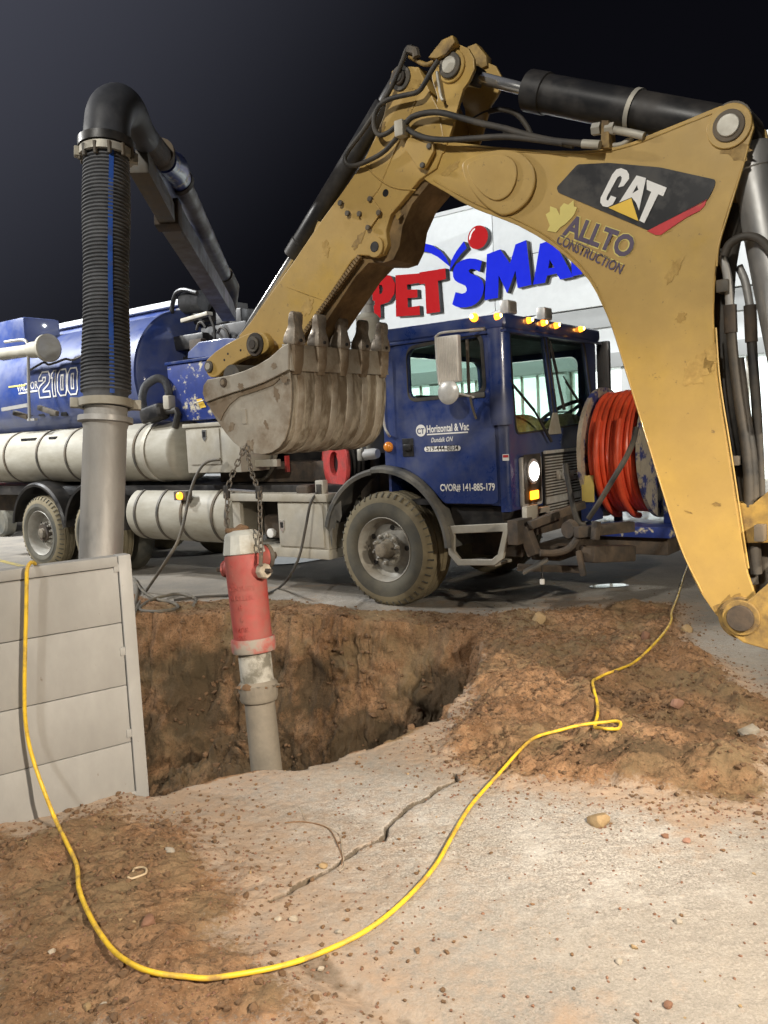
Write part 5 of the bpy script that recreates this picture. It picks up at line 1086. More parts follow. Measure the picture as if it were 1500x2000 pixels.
def pin(u, v, y, rpx, nm='pin', rings=((1.0, .012, 'yellow'), (.72, .02, 'steel'), (.50, .028, 'alu')), par=BK):
    c = B.at(u, v, y); d = np.linalg.norm(B.w((c[0], y, c[1]))-CAM); r = rpx*d/FPX; o = None
    for k, (f, t, mt) in enumerate(rings):
        q = MB().lathe([(.0, r*f), (-t+.003, r*f), (-t, r*f-.003), (-t, .0)], (c[0], y+.001, c[1]), (0, 1, 0), 36).build(nm if k == 0 else 'pin_cap', K[mt], par if k == 0 else o)
        o = o or q
    return o
pin(1425, 247, Y0, 36, 'boom_top_boss'); pin(1448, 1206, Y0, 38, 'foot_boss', ((1.0, .02, 'yellow_worn'), (.70, .035, 'rusty')))
# raised tear-drop pressing
plate('boom_pressing', [round_poly(bp([(903,318),(935,301),(985,292),(1022,299),(1046,326),(1050,358),(1038,392),(1012,415),(985,424),(958,410),(932,385),(910,350)], Y0), .08, 5)], Y0-.020, Y0-.001, K['yellow'], BK, .009)
plate('pressing_face', [round_poly(bp([(910,322),(938,308),(985,300),(1010,318),(1012,350),(998,382),(972,395),(948,384),(925,360)], Y0-.02), .08, 5)], Y0-.030, Y0-.0205, K['yellow'], BK, .006)
# decals
yd = Y0-.003
DC = plate('logo_decal', [round_poly(bp([(1087,366),(1128,321),(1190,318),(1290,327),(1398,351),(1396,364),(1382,391),(1266,450),(1090,376)], yd), .012, 3)], yd-.001, yd+.002, K['dec_black'], BK)
plate('red_stripe', [bp([(1264,451),(1381,389),(1376,402),(1366,412),(1340,425),(1318,440),(1290,459),(1280,459)], yd)], yd-.001, yd+.002, K['dec_red'], DC)
yc = Y0-.006
def dc(pts): return [B.at(1000+x/3, 50+y/3, yc) for x, y in pts]
plate('logo_letter_c', [dc([(654,940),(686,898),(686,872),(672,848),(640,835),(612,843),(588,872),(520,1008),(517,1036),(532,1058),(560,1064),(590,1048),(612,1008),(580,996),(563,1026),(553,1020),(556,1004),(618,890),(634,880),(644,890),(640,910),(622,948)])], yc-.001, yc+.001, K['dec_white'], DC)
plate('logo_letter_a', [dc([(730,878),(786,893),(744,1082),(728,1040),(702,1006),(628,1036)]), dc([(732,935),(741,962),(705,984)])], yc-.001, yc+.001, K['dec_white'], DC)
plate('logo_letter_t', [dc([(790,903),(907,950),(886,1000),(857,988),(775,1158),(746,1142),(816,974),(790,962)])], yc-.001, yc+.001, K['dec_white'], DC)
plate('logo_triangle', [dc([(700,1012),(742,1146),(566,1068)])], yc-.0035, yc-.0015, K['dec_yellow'], DC)
LF = plate('maple_leaf', [[B.at(1000+x/3, 50+y/3, yd) for x, y in [(258,1212),(206,1203),(222,1172),(198,1106),(222,1090),(224,1058),(262,1072),(280,1110),(282,1066),(305,1040),(330,1050),(362,1022),(364,1060),(382,1066),(364,1108),(352,1124),(310,1166),(285,1180)]]], yd-.001, yd+.001, K['dec_gold'], BK)
def bt(s, u0, v0, u1, v1, mat, y, **k): return lettering('lettering', s, B.at(u0, v0, y), B.at(u1, v1, y), y, mat, LF, **k)
bt('ALLTO', 1097, 456.5, 1229, 504.5, K['dec_gold'], Y0-.002, hs=1.14, bold=.075); bt('ALLTO', 1098, 456, 1228, 504, K['dec_purple'], Y0-.004, hs=1.12, bold=.035)
bt('CONSTRUCTION', 1085, 474, 1211, 535, K['dec_purple'], Y0-.004, hs=1.30, bold=.02)
p, q = B.at(1092, 463, yd), B.at(1218, 518, yd); plate('underline', [[p, q, (q[0], q[1]+.006), (p[0], p[1]+.006)]], yd-.001, yd, K['dec_gold'], LF)
# ---- stick
stick = [(848,192),(860,215),(868,262),(866,300),(855,330),(822,352),(790,392),(766,420),(757,450),(760,478),(752,497),(735,504),(722,500),(705,499),(690,510),(668,544),(643,582),(620,617),(600,648),(575,680),(552,705),(530,716),(508,718),(480,706),(466,682),(470,655),(490,632),(500,618),(540,562),(580,506),(630,432),(672,375),(713,316),(735,270),(753,224),(763,168),(768,140),(782,130),(820,132)]
SKp = bp(stick, Y0+.002)
SK = plate('stick', [SKp], Y0-.012, Y1+.012, K['yellow'], BK, .006)
head = [(842,300),(850,240),(856,190),(846,160),(842,128),(852,100),(872,88),(895,86),(916,95),(927,115),(928,135),(918,158),(906,175),(897,205),(888,240),(880,265),(868,300)]
for y0 in (Y0-.008, Y1-.012): plate('head_plate', [bp(head, Y0)], y0, y0+.022, K['yellow'], SK, .004)
plate('head_core', [bp([(842,300),(846,262),(868,262),(868,300)], Y0)], Y0+.015, Y1-.013, K['yellow'], SK)
plate('head_lug', [bp([(846,118),(873,84),(893,75),(898,88),(880,112),(862,120)], Y0-.012)], Y0-.06, Y0-.010, K['yellow_worn'], SK, .004)
plate('far_head_lug', [bp([(918,95),(935,88),(955,112),(957,132),(946,136),(925,120)], Y1)], Y1-.03, Y1+.03, K['yellow_worn'], SK, .004)
pin(883, 130, Y0-.008, 27, 'head_boss', ((1.0, .014, 'yellow'), (.78, .03, 'steel'), (.52, .036, 'alu')), SK)
pin(783, 153, Y0-.012, 21, 'rod_boss', ((1.0, .012, 'steel'), (.62, .03, 'rusty'), (.40, .036, 'steel')), SK)
pin(735, 483, Y0-.012, 19, 'stop_boss', ((1.0, .018, 'yellow'), (.52, .021, 'black')), SK)
pin(500, 674, Y0-.014, 25, 'stick_end_boss', ((1.0, .03, 'yellow_worn'), (.72, .05, 'steel'), (.40, .06, 'rusty')), SK)
pin(753, 377, Y0-.012, 7.5, 'lightening_hole', ((1.0, .002, 'black'),), SK)
plate('cover_plate', [round_poly(bp([(700,416),(724,381),(748,413),(722,451)], Y0-.012), .03, 3)], Y0-.024, Y0-.013, K['yellow'], SK, .003)
for u, v in ((703,418),(724,389),(741,416),(720,445),(666,397),(680,417)): pin(u, v, Y0-.024, 5, 'bolt', ((1.0, .016, 'steel'),), SK)
plate('link_plate', [round_poly(bp([(792,288),(800,270),(846,276),(850,296),(832,330),(820,330)], Y0-.03), .012, 3)], Y0-.045, Y0-.020, K['yellow'], SK, .003)
for u, v in ((839,286),(826,323)): pin(u, v, Y0-.045, 5, 'bolt', ((1.0, .014, 'steel'),), SK)
# toothed slide rails along the under edge of the stick
tm = MB()
for (y, off) in ((Y0-.010, 0), (Y1+.006, 0)):
    p = np.array(B.at(706, 500, Y0)); q = np.array(B.at(560, 702, Y0)); d = (q-p)/np.linalg.norm(q-p); nrm = np.array([d[1], -d[0]])*(-1)
    if nrm[0] < 0: nrm = -nrm
    n = int(np.linalg.norm(q-p)/.020)
    for k in range(n):
        c = p+d*(k+.5)*.020+nrm*.0; tm.obox((c[0], y, c[1]), (d[0]*.0065, 0, d[1]*.0065), (0, .012, 0), (nrm[0]*.013, 0, nrm[1]*.013))
o = tm.build('slide_teeth', K['grease'], SK, 0); o['kind'] = 'stuff'
und = bp([(838,352),(790,402),(768,428),(762,455),(764,480),(752,506),(706,506),(640,594),(600,654),(565,700),(598,662),(648,588),(716,512),(770,470),(790,420)], Y0)
# inner slide (far half) seen under the stick
plate('stick_inner', [bp([(842,346),(800,398),(782,440),(776,480),(764,506),(745,512),(716,512),(690,540),(610,662),(570,712),(520,716),(560,660),(700,460),(800,330)], Y0)], Y0+.02, Y1-.02, K['grease'], SK)
ear = bp([(770,455),(805,420),(812,450),(806,480),(800,500),(790,512),(775,514),(762,506),(757,490)], Y1)
plate('far_ear', [ear, [(x, z) for x, z in circle(*B.at(783, 490, Y1), .022, 14)]], Y1+.013, Y1+.035, K['yellow_worn'], SK, .003)
# weld seams, and grease and rub marks round the pins
def seam(pts, y, par, r=.0035): MB().tube(smooth_path([B.at3(u, v, y) for u, v in pts], 5), r, 6).build('weld_seam', K['yellow'], par, 60)
seam([(812,196),(792,245),(768,300),(750,345),(738,372),(712,402)], Y0-.012, SK); seam([(713,318),(735,345),(768,366),(812,372)], Y0-.012, SK, .005); seam([(560,560),(600,575),(640,588)], Y0-.012, SK)
seam([(846,352),(930,398),(1010,430),(1080,470),(1150,538),(1190,622),(1232,755),(1290,945),(1330,1070),(1372,1158)], Y0-.0005, BK, .004); seam([(1400,520),(1404,480),(1420,425),(1450,330),(1462,285)], Y0-.0005, BK, .004)
seam([(1398,640),(1406,745),(1426,872),(1446,1005),(1462,1110)], Y0-.0005, BK, .004); seam([(860,283),(960,292),(1080,300),(1170,298),(1240,282),(1320,250),(1390,222)], Y0-.0005, BK, .003)
def blotch(u, v, y, rpx, sd, mt, par, sq=1.0, rot=0):
    r = np.random.default_rng(sd); ph = r.random(6)*6.3; c = B.at(u, v, y); k = np.linalg.norm(B.w((c[0], y, c[1]))-CAM)/FPX; pts = []
    for t in np.linspace(0, 2*math.pi, 40, endpoint=False):
        q = rpx*k*(1+.22*math.sin(2*t+ph[0])+.16*math.sin(5*t+ph[1])+.12*math.sin(9*t+ph[2])+.08*math.sin(14*t+ph[3])); x, z = q*math.cos(t), q*sq*math.sin(t); pts.append((c[0]+x*math.cos(rot)-z*math.sin(rot), c[1]+x*math.sin(rot)+z*math.cos(rot)))
    plate('grime_mark', [pts], y-.0012, y-.0002, K[mt], par)
K['smear'] = material('grease_smear_on_yellow', (.36, .225, .055), .5, dirt=(.16, .10, .038), amt=.45, dscale=16, soft=.3, bump=.08)
K['scuff'] = material('scuffed_yellow', (.50, .325, .09), .6, dirt=(.38, .24, .07), amt=.5, dscale=22, soft=.25, bump=.2, bscale=40)
for (u, v, r_, sd, mt, sq, ro) in ((1432,286,30,1,'smear',.55,-.5),(1420,1180,24,2,'smear',.5,.7),(1362,722,22,3,'scuff',1.3,0),(1388,700,12,4,'scuff',1.8,.1),(1400,985,8,7,'smear',.4,0),(1295,450,14,8,'scuff',.6,.3),(1316,528,10,9,'scuff',2.0,-.5),(1345,1000,6,11,'smear',.3,-.4),(880,330,16,12,'scuff',.5,.4),(1330,620,10,13,'scuff',.7,.2)):
    blotch(u, v, Y0-.0004, r_, sd, mt, BK, sq, ro)
for (u, v, r_, sd, mt, sq, ro) in ((505,692,34,21,'smear',.8,.3),(600,600,20,23,'scuff',.5,.9),(700,470,16,24,'smear',.5,.8),(745,255,12,25,'smear',.6,.9),(808,165,14,26,'scuff',.6,.2),(636,485,10,27,'scuff',1.2,0),(778,420,9,28,'smear',.5,.8)):
    blotch(u, v, Y0-.0124, r_, sd, mt, SK, sq, ro)
# ---- cylinders
def cyl(p, q, r, nm, mt='black', par=BK, n=28, collar=True):
    p = np.array(p); q = np.array(q); L = float(np.linalg.norm(q-p)); pr = [(0, r*.9), (.01, r), (L-.01, r), (L, r*.9)]
    o = MB().lathe(pr, p, q-p, n).build(nm, K[mt], par)
    if collar: MB().lathe([(0, r), (0, r*1.08), (.10, r*1.08), (.105, r)], p, q-p, n, closed=True).build('end_collar', K[mt], o)
    return o
a_ = B.at3(1034, 177, YC); b_ = B.at3(1415, 250, YC)
SCy = cyl(a_, b_, .090, 'stick_cylinder'); d_ = np.array(b_)-np.array(a_)
MB().lathe([(0, .094), (0, .098), (.022, .098), (.022, .094)], np.array(a_)+d_*.565, d_, 32, closed=True).build('clamp_band', K['alu'], SCy)
cyl(B.at3(930, 150, YC), B.at3(1036, 178, YC), .030, 'piston_rod', 'chrome', SCy, 20, False)
MB().lathe([(-.08, .03), (-.08, .075), (.08, .075), (.08, .03)], B.at3(890, 134, YC), (0, 1, 0), 28, closed=True).build('rod_eye', K['steel'], SCy); MB().bar(B.at3(900, 140, YC), B.at3(938, 152, YC), .09, .09).build('rod_fork', K['black'], SCy, bevel=.015)
BCy = cyl(B.at3(573, 500, YC), B.at3(752, 205, YC), .060, 'bucket_cylinder'); cyl(B.at3(452, 690, YC), B.at3(575, 497, YC), .026, 'piston_rod', 'chrome', BCy, 20, False); cyl(B.at3(752, 205, YC), B.at3(785, 150, YC), .05, 'cylinder_eye', 'black', BCy, 20, False)
plate('cylinder_lug', [round_poly(bp([(614,452),(622,432),(634,436),(628,452)], Y0-.005), .01, 3)], Y0-.01, Y0+.01, K['yellow'], SK)
cyl(B.at3(1462, 290, YC), B.at3(1560, 800, YC), .085, 'boom_cylinder', 'tube'); MB().lathe([(-.11, .02), (-.11, .085), (.11, .085), (.11, .02)], B.at3(1440, 252, YC), (0, 1, 0), 28).build('cylinder_knuckle', K['steel'], BK); MB().bar(B.at3(1445, 255, YC), B.at3(1470, 320, YC), .15, .13).build('knuckle_arm', K['steel'], BK, bevel=.03)
# swing frame at the foot
sw = bp([(1420,1196),(1440,1176),(1462,1172),(1500,1140),(1640,1010),(1720,1010),(1720,1330),(1600,1300),(1500,1265),(1455,1252),(1428,1232)], Y0-.05)
plate('swing_frame', [sw], Y0-.085, Y0-.04, K['yellow_worn'], BK, .006); plate('swing_frame', [sw], Y1+.04, Y1+.085, K['yellow_worn'], BK, .006)
pin(1448, 1206, Y0-.085, 32, 'foot_pin', ((1.0, .012, 'yellow_worn'), (.72, .03, 'rusty')))
plate('hose_bracket', [bp([(1420,955),(1432,980),(1470,985),(1500,960),(1560,985),(1560,1060),(1440,1060)], Y0+.05)], Y0+.04, Y1-.04, K['yellow_worn'], BK, .005)
MB().box(*[tuple(np.array(B.at3(u, v, y))) for u, v, y in ((1472, 1058, Y0-.02), (1500, 1022, Y0+.06))]).build('hose_clamp_block', K['steel'], BK, bevel=.006)
# ---- hydraulic hoses
def bh(nm, pts, r, mt='rubber', n=5): return MB().tube(smooth_path([B.at3(*q) for q in pts], n), r, 9).build(nm, K[mt], BK, 60)
yh = Y0-.05
bh('hydraulic_hose', [(u, v, yh) for u, v in ((806,92),(795,96),(786,120),(762,175),(735,218),(705,262),(680,295),(674,312),(682,323),(705,320),(745,300),(770,275),(785,252))], .013)
bh('hydraulic_hose', [(u, v, yh-.02) for u, v in ((856,118),(842,140),(828,165),(815,180),(790,186),(760,194),(740,208),(731,230),(732,252),(742,264),(760,258),(778,242))], .013)
bh('hydraulic_hose', [(u, v, yh-.01) for u, v in ((793,240),(806,228),(830,221),(860,220),(900,230),(940,241),(985,251),(1030,264),(1080,275),(1140,281))], .0155)
bh('hydraulic_hose', [(u, v, yh-.01) for u, v in ((796,252),(812,262),(840,271),(880,273),(930,270),(985,267),(1040,272),(1100,280))], .0145)
bh('hydraulic_hose', [(u, v, Y1) for u, v in ((925,232),(950,219),(980,214),(1008,222),(1028,245),(1040,270))], .014)
bh('hydraulic_hose', [(u, v, YC) for u, v in ((985,258),(1060,272),(1120,285))], .015)
bh('hose_coupling', [(1138,281,yh-.01),(1172,283,yh-.01)], .02, 'alu', 2); bh('hydraulic_pipe', [(u, v, Y0+.02) for u, v in ((1172,283),(1192,285),(1215,282),(1235,268))], .013, 'alu')
bh('hydraulic_pipe', [(u, v, Y0-.01) for u, v in ((1180,252),(1205,255),(1232,260),(1258,266))], .018, 'alu')
for u, v in ((1166,252),(1192,252)): MB().lathe([(-.02, .028), (.02, .028)], B.at3(u, v, Y0-.01), (1, 0, -.1), 6).build('hex_nut', K['alu'], BK, 20)
plate('hose_bulkhead', [bp([(1176,236),(1190,236),(1192,290),(1174,290)], Y0-.02)], Y0-.03, Y0+.05, K['yellow_worn'], BK, .004)
MB().box(*[tuple(np.array(B.at3(u, v, y))) for u, v, y in ((770, 268, Y0-.085), (797, 236, Y0-.03))]).build('hose_clamp_block', K['alu'], BK, bevel=.008)
MB().tube([B.at3(798, 96, yh), B.at3(812, 100, yh), B.at3(814, 112, yh)], .022, 8).build('hose_elbow', K['steel'], BK); bh('hose_guard', [(u, v, Y0-.03) for u, v in ((800,110),(830,126),(848,120))], .012, 'yellow_worn'); bh('grease_line', [(u, v, Y0-.05) for u, v in ((853,140),(857,165),(862,190),(866,196))], .008, 'alu')
# hoses and pipes on the rear of the boom
bh('boom_pipe', [(u, v, Y0+.06) for u, v in ((1402,490),(1412,508),(1420,535),(1424,570),(1426,600))], .019, 'tube'); bh('boom_hose', [(u, v, Y0+.06) for u, v in ((1428,640),(1432,690),(1440,760),(1455,860),(1462,930),(1463,990))], .022); bh('hose_coupling', [(1426,596,Y0+.06),(1428,650,Y0+.06)], .028, 'rusty', 2)
bh('boom_pipe', [(u, v, Y0+.16) for u, v in ((1443,520),(1454,545),(1460,570),(1465,600))], .018, 'tube'); bh('hose_coupling', [(1465,596,Y0+.16),(1468,668,Y0+.16)], .027, 'rusty', 2); bh('boom_hose', [(u, v, Y0+.16) for u, v in ((1468,660),(1472,720),(1478,800),(1483,900),(1486,1000))], .022)
bh('boom_hose', [(u, v, Y0+.03) for u, v in ((1414,500),(1424,478),(1445,464),(1470,462),(1492,474),(1510,500))], .018); bh('boom_hose', [(u, v, YC) for u, v in ((1446,400),(1425,480),(1415,560),(1413,700),(1425,820),(1440,960),(1455,1060),(1462,1140))], .045); bh('boom_hose', [(u, v, Y0+.10) for u, v in ((1440,700),(1452,800),(1466,900),(1470,1000),(1475,1120))], .030); bh('boom_hose', [(u, v, Y0+.20) for u, v in ((1470,980),(1490,1060),(1500,1160))], .05)
for v, yy in ((560, Y0+.02), (898, Y0+.02)): MB().box(*[tuple(np.array(B.at3(u, vv, yy+dy))) for u, vv, dy in ((1398+(v-560)*.06, v+12, 0), (1436+(v-560)*.06, v-10, .12))]).build('hose_clamp_block', K['steel'], BK, bevel=.006)
# ---- bucket
YB0, YB1 = 0.0, .90
sp_near = [(402,770),(404,786),(412,803),(428,828),(442,848),(456,864),(472,877),(492,885),(512,888),(530,884),(545,874),(556,858),(563,836),(567,805),(569,775),(568,745),(565,722),(563,700)]
bside = bp(sp_near, YB0)
closed = bside + bp([(560,690),(528,706),(497,724),(455,738),(408,750)], YB0)
BU = plate('bucket', [closed], YB0, YB0+.025, K['bucket'], BK, .004)
plate('bucket_far_side', [closed], YB1-.025, YB1, K['bucket'], BU, .004)
ins = [(x, z) for x, z in bside]; c_ = np.mean(np.array(closed), 0)
inn = [tuple(np.array(p)+(c_-np.array(p))/np.linalg.norm(c_-np.array(p))*.022) for p in ins]
plate('bucket_shell', [ins+inn[::-1]], YB0+.006, YB1-.006, K['shell'], BU)
# worn streaks: five raised wear strips round the shell
for k in range(6):
    y0 = YB0+.055+k*.148; outp = [tuple(np.array(p)-(c_-np.array(p))/np.linalg.norm(c_-np.array(p))*.006) for p in ins[6:]]
    plate('wear_strip', [outp+[tuple(np.array(p)+(c_-np.array(p))/np.linalg.norm(c_-np.array(p))*.004) for p in ins[6:]][::-1]], y0, y0+.055, K['bucket'], BU, .002)
# lip: thick cutting edge with raised lower step
lip = bp([(552,672),(566,672),(572,724),(556,724)], YB0)
LI = plate('cutting_edge', [lip], YB0-.008, YB1+.008, K['bucket'], BU, .005)
rim_ = bp([(398,768),(400,752),(408,741),(430,737),(455,732),(480,724),(505,713),(530,698),(552,678),(566,670),(566,722),(548,732),(520,746),(490,757),(460,766),(425,778),(404,786)], YB0-.01)
plate('side_cutter', [rim_], YB0-.022, YB0-.002, K['bucket'], BU, .005); plate('side_cutter', [bp([(398,768),(408,741),(455,732),(505,713),(552,678),(566,670),(566,722),(520,746),(460,766),(404,786)], YB0)], YB1+.002, YB1+.02, K['bucket'], BU, .004)
plate('side_grime', [bp([(404,788),(425,780),(460,768),(500,756),(540,738),(562,726),(556,732),(535,752),(500,765),(468,775),(450,790),(438,808),(432,822)], YB0)], YB0-.006, YB0-.001, K['bucket_dirt'], BU, .002)
pin(437, 747, YB0-.022, 9, 'bucket_pin_end', ((1.0, .010, 'rusty'), (.6, .016, 'bucket_dirt')), BU)
MB().lathe([(0, .07), (.9, .07)], B.at3(452, 735, .02), (0, 1, 0), 24).build('bucket_pin', K['steel'], BU)
le = np.array(B.at(559, 690, YB0))
lx0, lz0 = B.at(559, 672, YB0)
def tooth(y):
    # adapter gripping the lip, and a waisted point standing up from it
    pa_ = np.array(B.at(562, 700, YB0)); up = np.array([.16, .987]); ot = np.array([.987, -.16])
    def ring(h, w, t, sh=0.0):
        c = pa_+up*h+ot*sh; return [(c[0]+ot[0]*sx*t, y+sy*w, c[1]+ot[1]*sx*t) for sx, sy in ((1, -1), (1, 1), (-1, 1), (-1, -1))]
    ad = MB().sweep([ring(-.085, .030, .034, .008), ring(-.02, .036, .046, .004), ring(.075, .040, .042), ring(.10, .034, .034)]).build('tooth_adapter', K['bucket_dirt'], BU, 40, .006)
    MB().sweep([ring(.080, .046, .044), ring(.10, .047, .046), ring(.13, .045, .040), ring(.165, .036, .030), ring(.185, .033, .026), ring(.205, .040, .023), ring(.245, .042, .018), ring(.262, .036, .010)]).build('tooth', K['tooth'], BU, 50, .008)
    c = pa_+up*.105+ot*.047; MB().lathe([(0, .010), (.008, .010)], (c[0], y, c[1]), (ot[0], 0, ot[1]), 10).build('tooth_pin', K['black'], BU)
for k in range(5): tooth(YB0+.045+k*(YB1-.09)/4)
for k, (u, v, r_) in enumerate(((430,800,14),(452,834,10),(486,872,16),(540,770,12),(520,830,8),(555,740,10),(470,755,9),(535,715,8))):
    blotch(u, v, YB0-.0004 if v > 765 else YB0-.0222, r_, 50+k, 'bucket_dirt', BU, .6, .5*k)
# weld number block on the side
c = B.at(477, 813, YB0-.001); plate('side_tag', [rrect(c[0]-.018, c[1]-.045, c[0]+.018, c[1]+.045, .005)], YB0-.005, YB0-.0005, K['bucket'], BU, .001)
# ---- tipping link
for y in (.19, .62):
    LK = plate('tipping_lever', [round_poly(bp([(401,718),(402,704),(420,687),(445,670),(475,655),(495,648),(515,650),(525,664),(524,682),(512,692),(490,694),(465,705),(438,722),(425,735),(414,738),(405,733)], y), .02, 3)], y, y+.05, K['yellow_worn'] if y > .3 else K['yellow'], BK, .006)
    if y < .3:
        pin(409, 716, y, 11, 'lever_pin', ((1.0, .014, 'steel'), (.6, .02, 'alu')), LK); pin(499, 673, y, 22, 'lever_boss', ((1.0, .012, 'rusty'), (.66, .03, 'steel'), (.4, .036, 'rusty')), LK)
        for u, v in ((445, 691), (470, 684), (438, 703)): pin(u, v, y, 3, 'lever_hole', ((1.0, .002, 'black'),), LK)
MB().lathe([(0, .075), (.43, .075)], B.at3(445, 728, .23), (0, 1, 0), 24).build('link_pin', K['rusty'], BK); plate('bucket_link', [round_poly(bp([(430,720),(450,712),(500,690),(508,705),(470,722),(445,742)], .3), .02, 3)], .28, .56, K['grease'], BK, .005)

# ================================================================ HYDRANT hung on chains
HD = 4.72
top = P(473, 1045, HD); bot = P(521, 1505, HD); ax = bot-top; AL = float(np.linalg.norm(ax)); ax = ax/AL
HY = thing('fire_hydrant', 'red fire hydrant with white top hanging on chains above the pit', 'hydrant', tuple(P(526, 1560, HD)))
ho = np.array(HY.location)
def hl(q): return np.array(q)-ho
def alen(v): return float((P(473+(v-1045)*.105, v, HD)-top)@ax)
L1, L2, L3, L4, L5 = alen(1082), alen(1245), alen(1272), alen(1332), alen(1368)
t_l = hl(top)
MB().lathe([(-.030, .02), (-.028, .070), (-.012, .092), (.0, .101), (L1-.018, .117), (L1-.004, .119), (L1, .112)], t_l, ax, 12).build('bonnet', K['hyd_white'], HY, 25)
bar = MB().lathe([(L1+.001, .107), (L1+.02, .112), (L1+.10, .112), (L2-.03, .107), (L2, .107)], t_l, ax, 40).build('barrel', K['hyd_red'], HY)
MB().lathe([(L2, .10), (L2, .120), (L2+.012, .124), (L3-.012, .124), (L3, .118), (L3, .09)], t_l, ax, 36).build('traffic_flange', material('chipped_pink_red', (.42, .12, .10), .6, dirt=(.30, .27, .23), amt=.5, dscale=9, soft=.15, bump=.15), HY)
MB().lathe([(L3, .088), (L3+.03, .092), (L4-.02, .092), (L4, .096)], t_l, ax, 32).build('collar', K['scale'], HY)
MB().lathe([(L4-.01, .097), (L4+.01, .112), (L5-.02, .108), (L5, .10), (L5+.01, .086)], t_l, ax, 14).build('breakaway_coupling', K['pipe'], HY, 25)
MB().lathe([(L5, .085), (AL+.5, .090)], t_l, ax, 32).build('standpipe', K['pipe'], HY)
vw = CAM-P(490, 1150, HD); vw = vw-ax*np.dot(vw, ax); vw /= np.linalg.norm(vw); rt = np.cross(vw, ax); rt = rt/np.linalg.norm(rt)
if rt[0] < 0: rt = -rt
def nozzle(nm, v, ang, r, ln, cap, big=False):
    c = t_l+ax*alen(v); d = vw*math.cos(rad(ang))+rt*math.sin(rad(ang))
    o = MB().lathe([(.05, r*1.45), (.095, r*1.30), (.11, r*1.15), (.11+ln*.4, r*1.12)], c, d, 28).build(nm, K['hyd_red'], HY)
    MB().lathe([(.11+ln*.4, r*1.05), (.11+ln*.42, r*1.22), (.11+ln*.9, r*1.20), (.11+ln, r*1.05), (.11+ln, r*.4)], c, d, 8 if not big else 28).build('nozzle_cap', K[cap], o, 25)
    MB().lathe([(.11+ln, r*.42), (.13+ln, r*.40), (.15+ln, r*.36)], c, d, 5).build('cap_nut', K['rusty'], o, 20)
    return o
nozzle('hose_nozzle', 1117, 38, .036, .07, 'stone_white'); nozzle('pumper_nozzle', 1092, 118, .058, .05, 'steel', True); nozzle('hose_nozzle', 1108, -118, .040, .03, 'hyd_red')
# cast lettering on the barrel, reading down
def cast(s, v, size, hs=1.0, a0=-38):
    me_ = text_mesh(s, .02, 0, .04)
    for q in me_.vertices:
        t = alen(v)+(-q.co.y)*size*hs; an = rad(a0)+q.co.x*size/.111; r = .111+q.co.z*.06
        q.co = tuple(t_l+ax*t+(vw*math.cos(an)+rt*math.sin(an))*r)
    me_.materials.clear(); finish(me_, K['hyd_red'], 0); link(bpy.data.objects.new('cast_lettering', me_), bar)
cast('CENTURY', 1150, .036, 1.0, -62); cast('MUELLER', 1168, .036, 1.0, -62); cast('6', 1187, .034, 1.2, -32); cast('4', 1210, .034, 1.2, -32); cast('FT IS', 1228, .034, 1.0, -46); cast('506', 1243, .034, 1.0, -46)
for v in (1103, 1122, 1135): cast('I', v, .03, .3, -44)
# soil cake on the hydrant top
sm_ = rock_mesh(77, 3, .55, .45); so = bpy.data.objects.new('soil_cap', sm_); sm_.materials.append(K['soil']); finish(sm_, None, 30); link(so, HY); so.location = tuple(t_l-ax*.018); so.scale = (.082, .082, .06)
sm2 = rock_mesh(78, 3, .6, .5); so = bpy.data.objects.new('soil_cap', sm2); sm2.materials.append(K['clod']); finish(sm2, None, 30); link(so, HY); so.location = tuple(t_l-ax*.045+rt*.0); so.scale = (.045, .045, .05)

for k in range(12):
    mk = rock_mesh(200+k, 2, .7, .5); mo = bpy.data.objects.new('mud_cake', mk); mk.materials.append(K['clod'] if k % 3 else K['pipe']); finish(mk, None, 30); link(mo, HY)
    th = k*2.4; w_ = vw*math.cos(th)+rt*math.sin(th); mo.location = tuple(t_l+ax*(L4+.01+.045*((k*7) % 5)/4)+w_*.096); r_ = .018+.012*((k*3) % 4)/3; mo.scale = (r_*1.5, r_*1.3, r_)
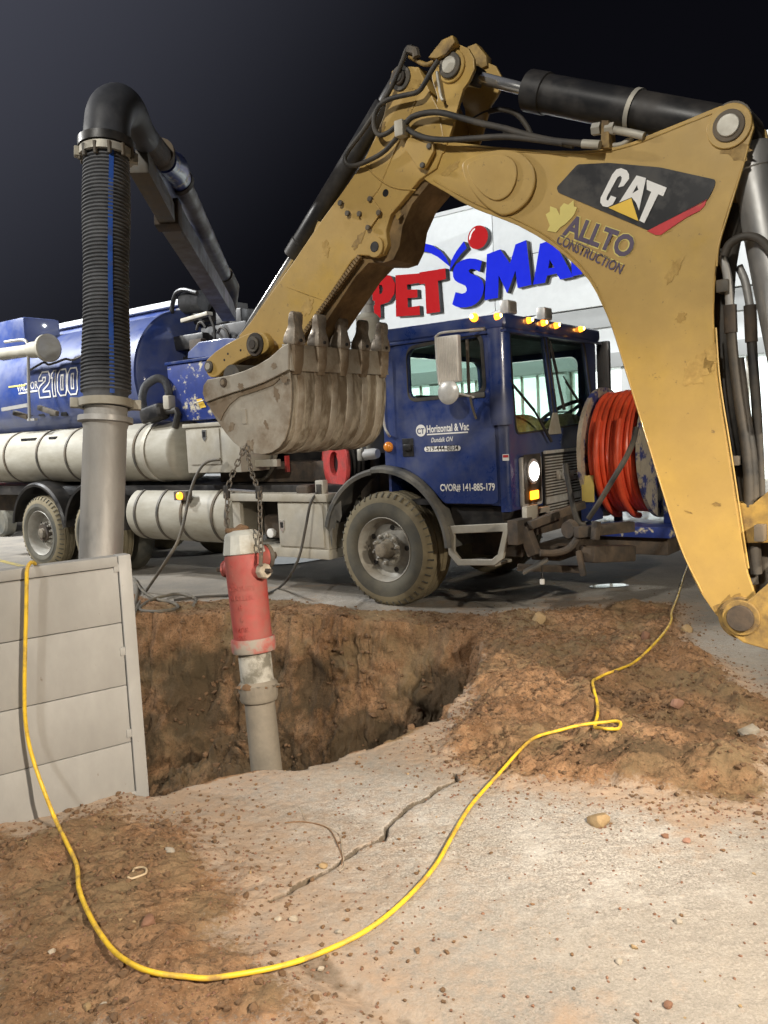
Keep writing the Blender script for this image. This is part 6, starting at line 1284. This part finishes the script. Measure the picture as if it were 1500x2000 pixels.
# ---- chains
def link_mesh(w=.013, h=.022, r=.0042):
    pts = []
    for k in range(16):
        th = 2*math.pi*k/16; x = w*math.cos(th); z = (h-w)*(1 if math.sin(th) >= 0 else -1)*(1 if abs(math.sin(th)) > 1e-6 else 0)+w*math.sin(th); pts.append((x, 0, z))
    pts.append(pts[0]); mb = MB(); mb.tube(pts, r, 6, False); o = mb.build('link', K['chainm'], None); me = o.data; bpy.data.objects.remove(o); return me
K['chainm'] = material('grimy_chain_steel', (.13, .12, .105), .5, .6, dirt=(.10, .075, .05), amt=.4, dscale=30, soft=.3)
LM = link_mesh()
def chain(label, pts):
    pts = [np.array(q) for q in pts]; t = thing('lifting_chain', label, 'chain', tuple(pts[-1]), 0, 'chains holding the hydrant'); pitch = .035; k = 0
    for i in range(len(pts)-1):
        a, b = pts[i], pts[i+1]; L = np.linalg.norm(b-a); d = (b-a)/L; n = max(1, int(round(L/pitch)))
        for j in range(n):
            o = bpy.data.objects.new('link', LM); link(o, t); c = a+d*L*(j+.5)/n; qd = Vector(d).to_track_quat('Z', 'Y'); o.rotation_mode = 'QUATERNION'
            from mathutils import Quaternion
            o.rotation_quaternion = qd @ Quaternion((0, 0, 1), rad(45+90*(k % 2))); o.location = tuple(c-pts[-1]); s_ = (L/n)/pitch; o.scale = (1, 1, s_); k += 1
    return t
c1 = chain('left lifting chain running from bucket past the spreader bar to hydrant top', [P(481, 868, 4.95), P(452, 930, 4.85), P(443, 962, 4.80), P(444, 1000, 4.78), P(442, 1040, 4.78)])
c2 = chain('right lifting chain running from bucket to the hydrant side nozzle', [P(481, 872, 4.93), P(492, 925, 4.82), P(507, 962, 4.68), P(508, 1010, 4.62), P(510, 1085, 4.58)])
sbar = thing('spreader_bar', 'short shiny bar between two black hooks on the chains', 'bar', tuple(P(475, 958, 4.74))); so_ = np.array(sbar.location)
MB().tube([P(445, 957, 4.80)-so_, P(500, 961, 4.70)-so_], .009, 10).build('bar_rod', K['chrome'], sbar)
for (u, v, d) in ((443, 962, 4.80), (506, 963, 4.69)): MB().bar(P(u, v-14, d)-so_, P(u, v+12, d)-so_, .032, .03).build('chain_hook', K['black'], sbar, bevel=.008)
MB().bar(P(510, 1080, 4.58)-so_, P(509, 1106, 4.57)-so_, .022, .012).build('end_hook', K['steel'], sbar, bevel=.004)
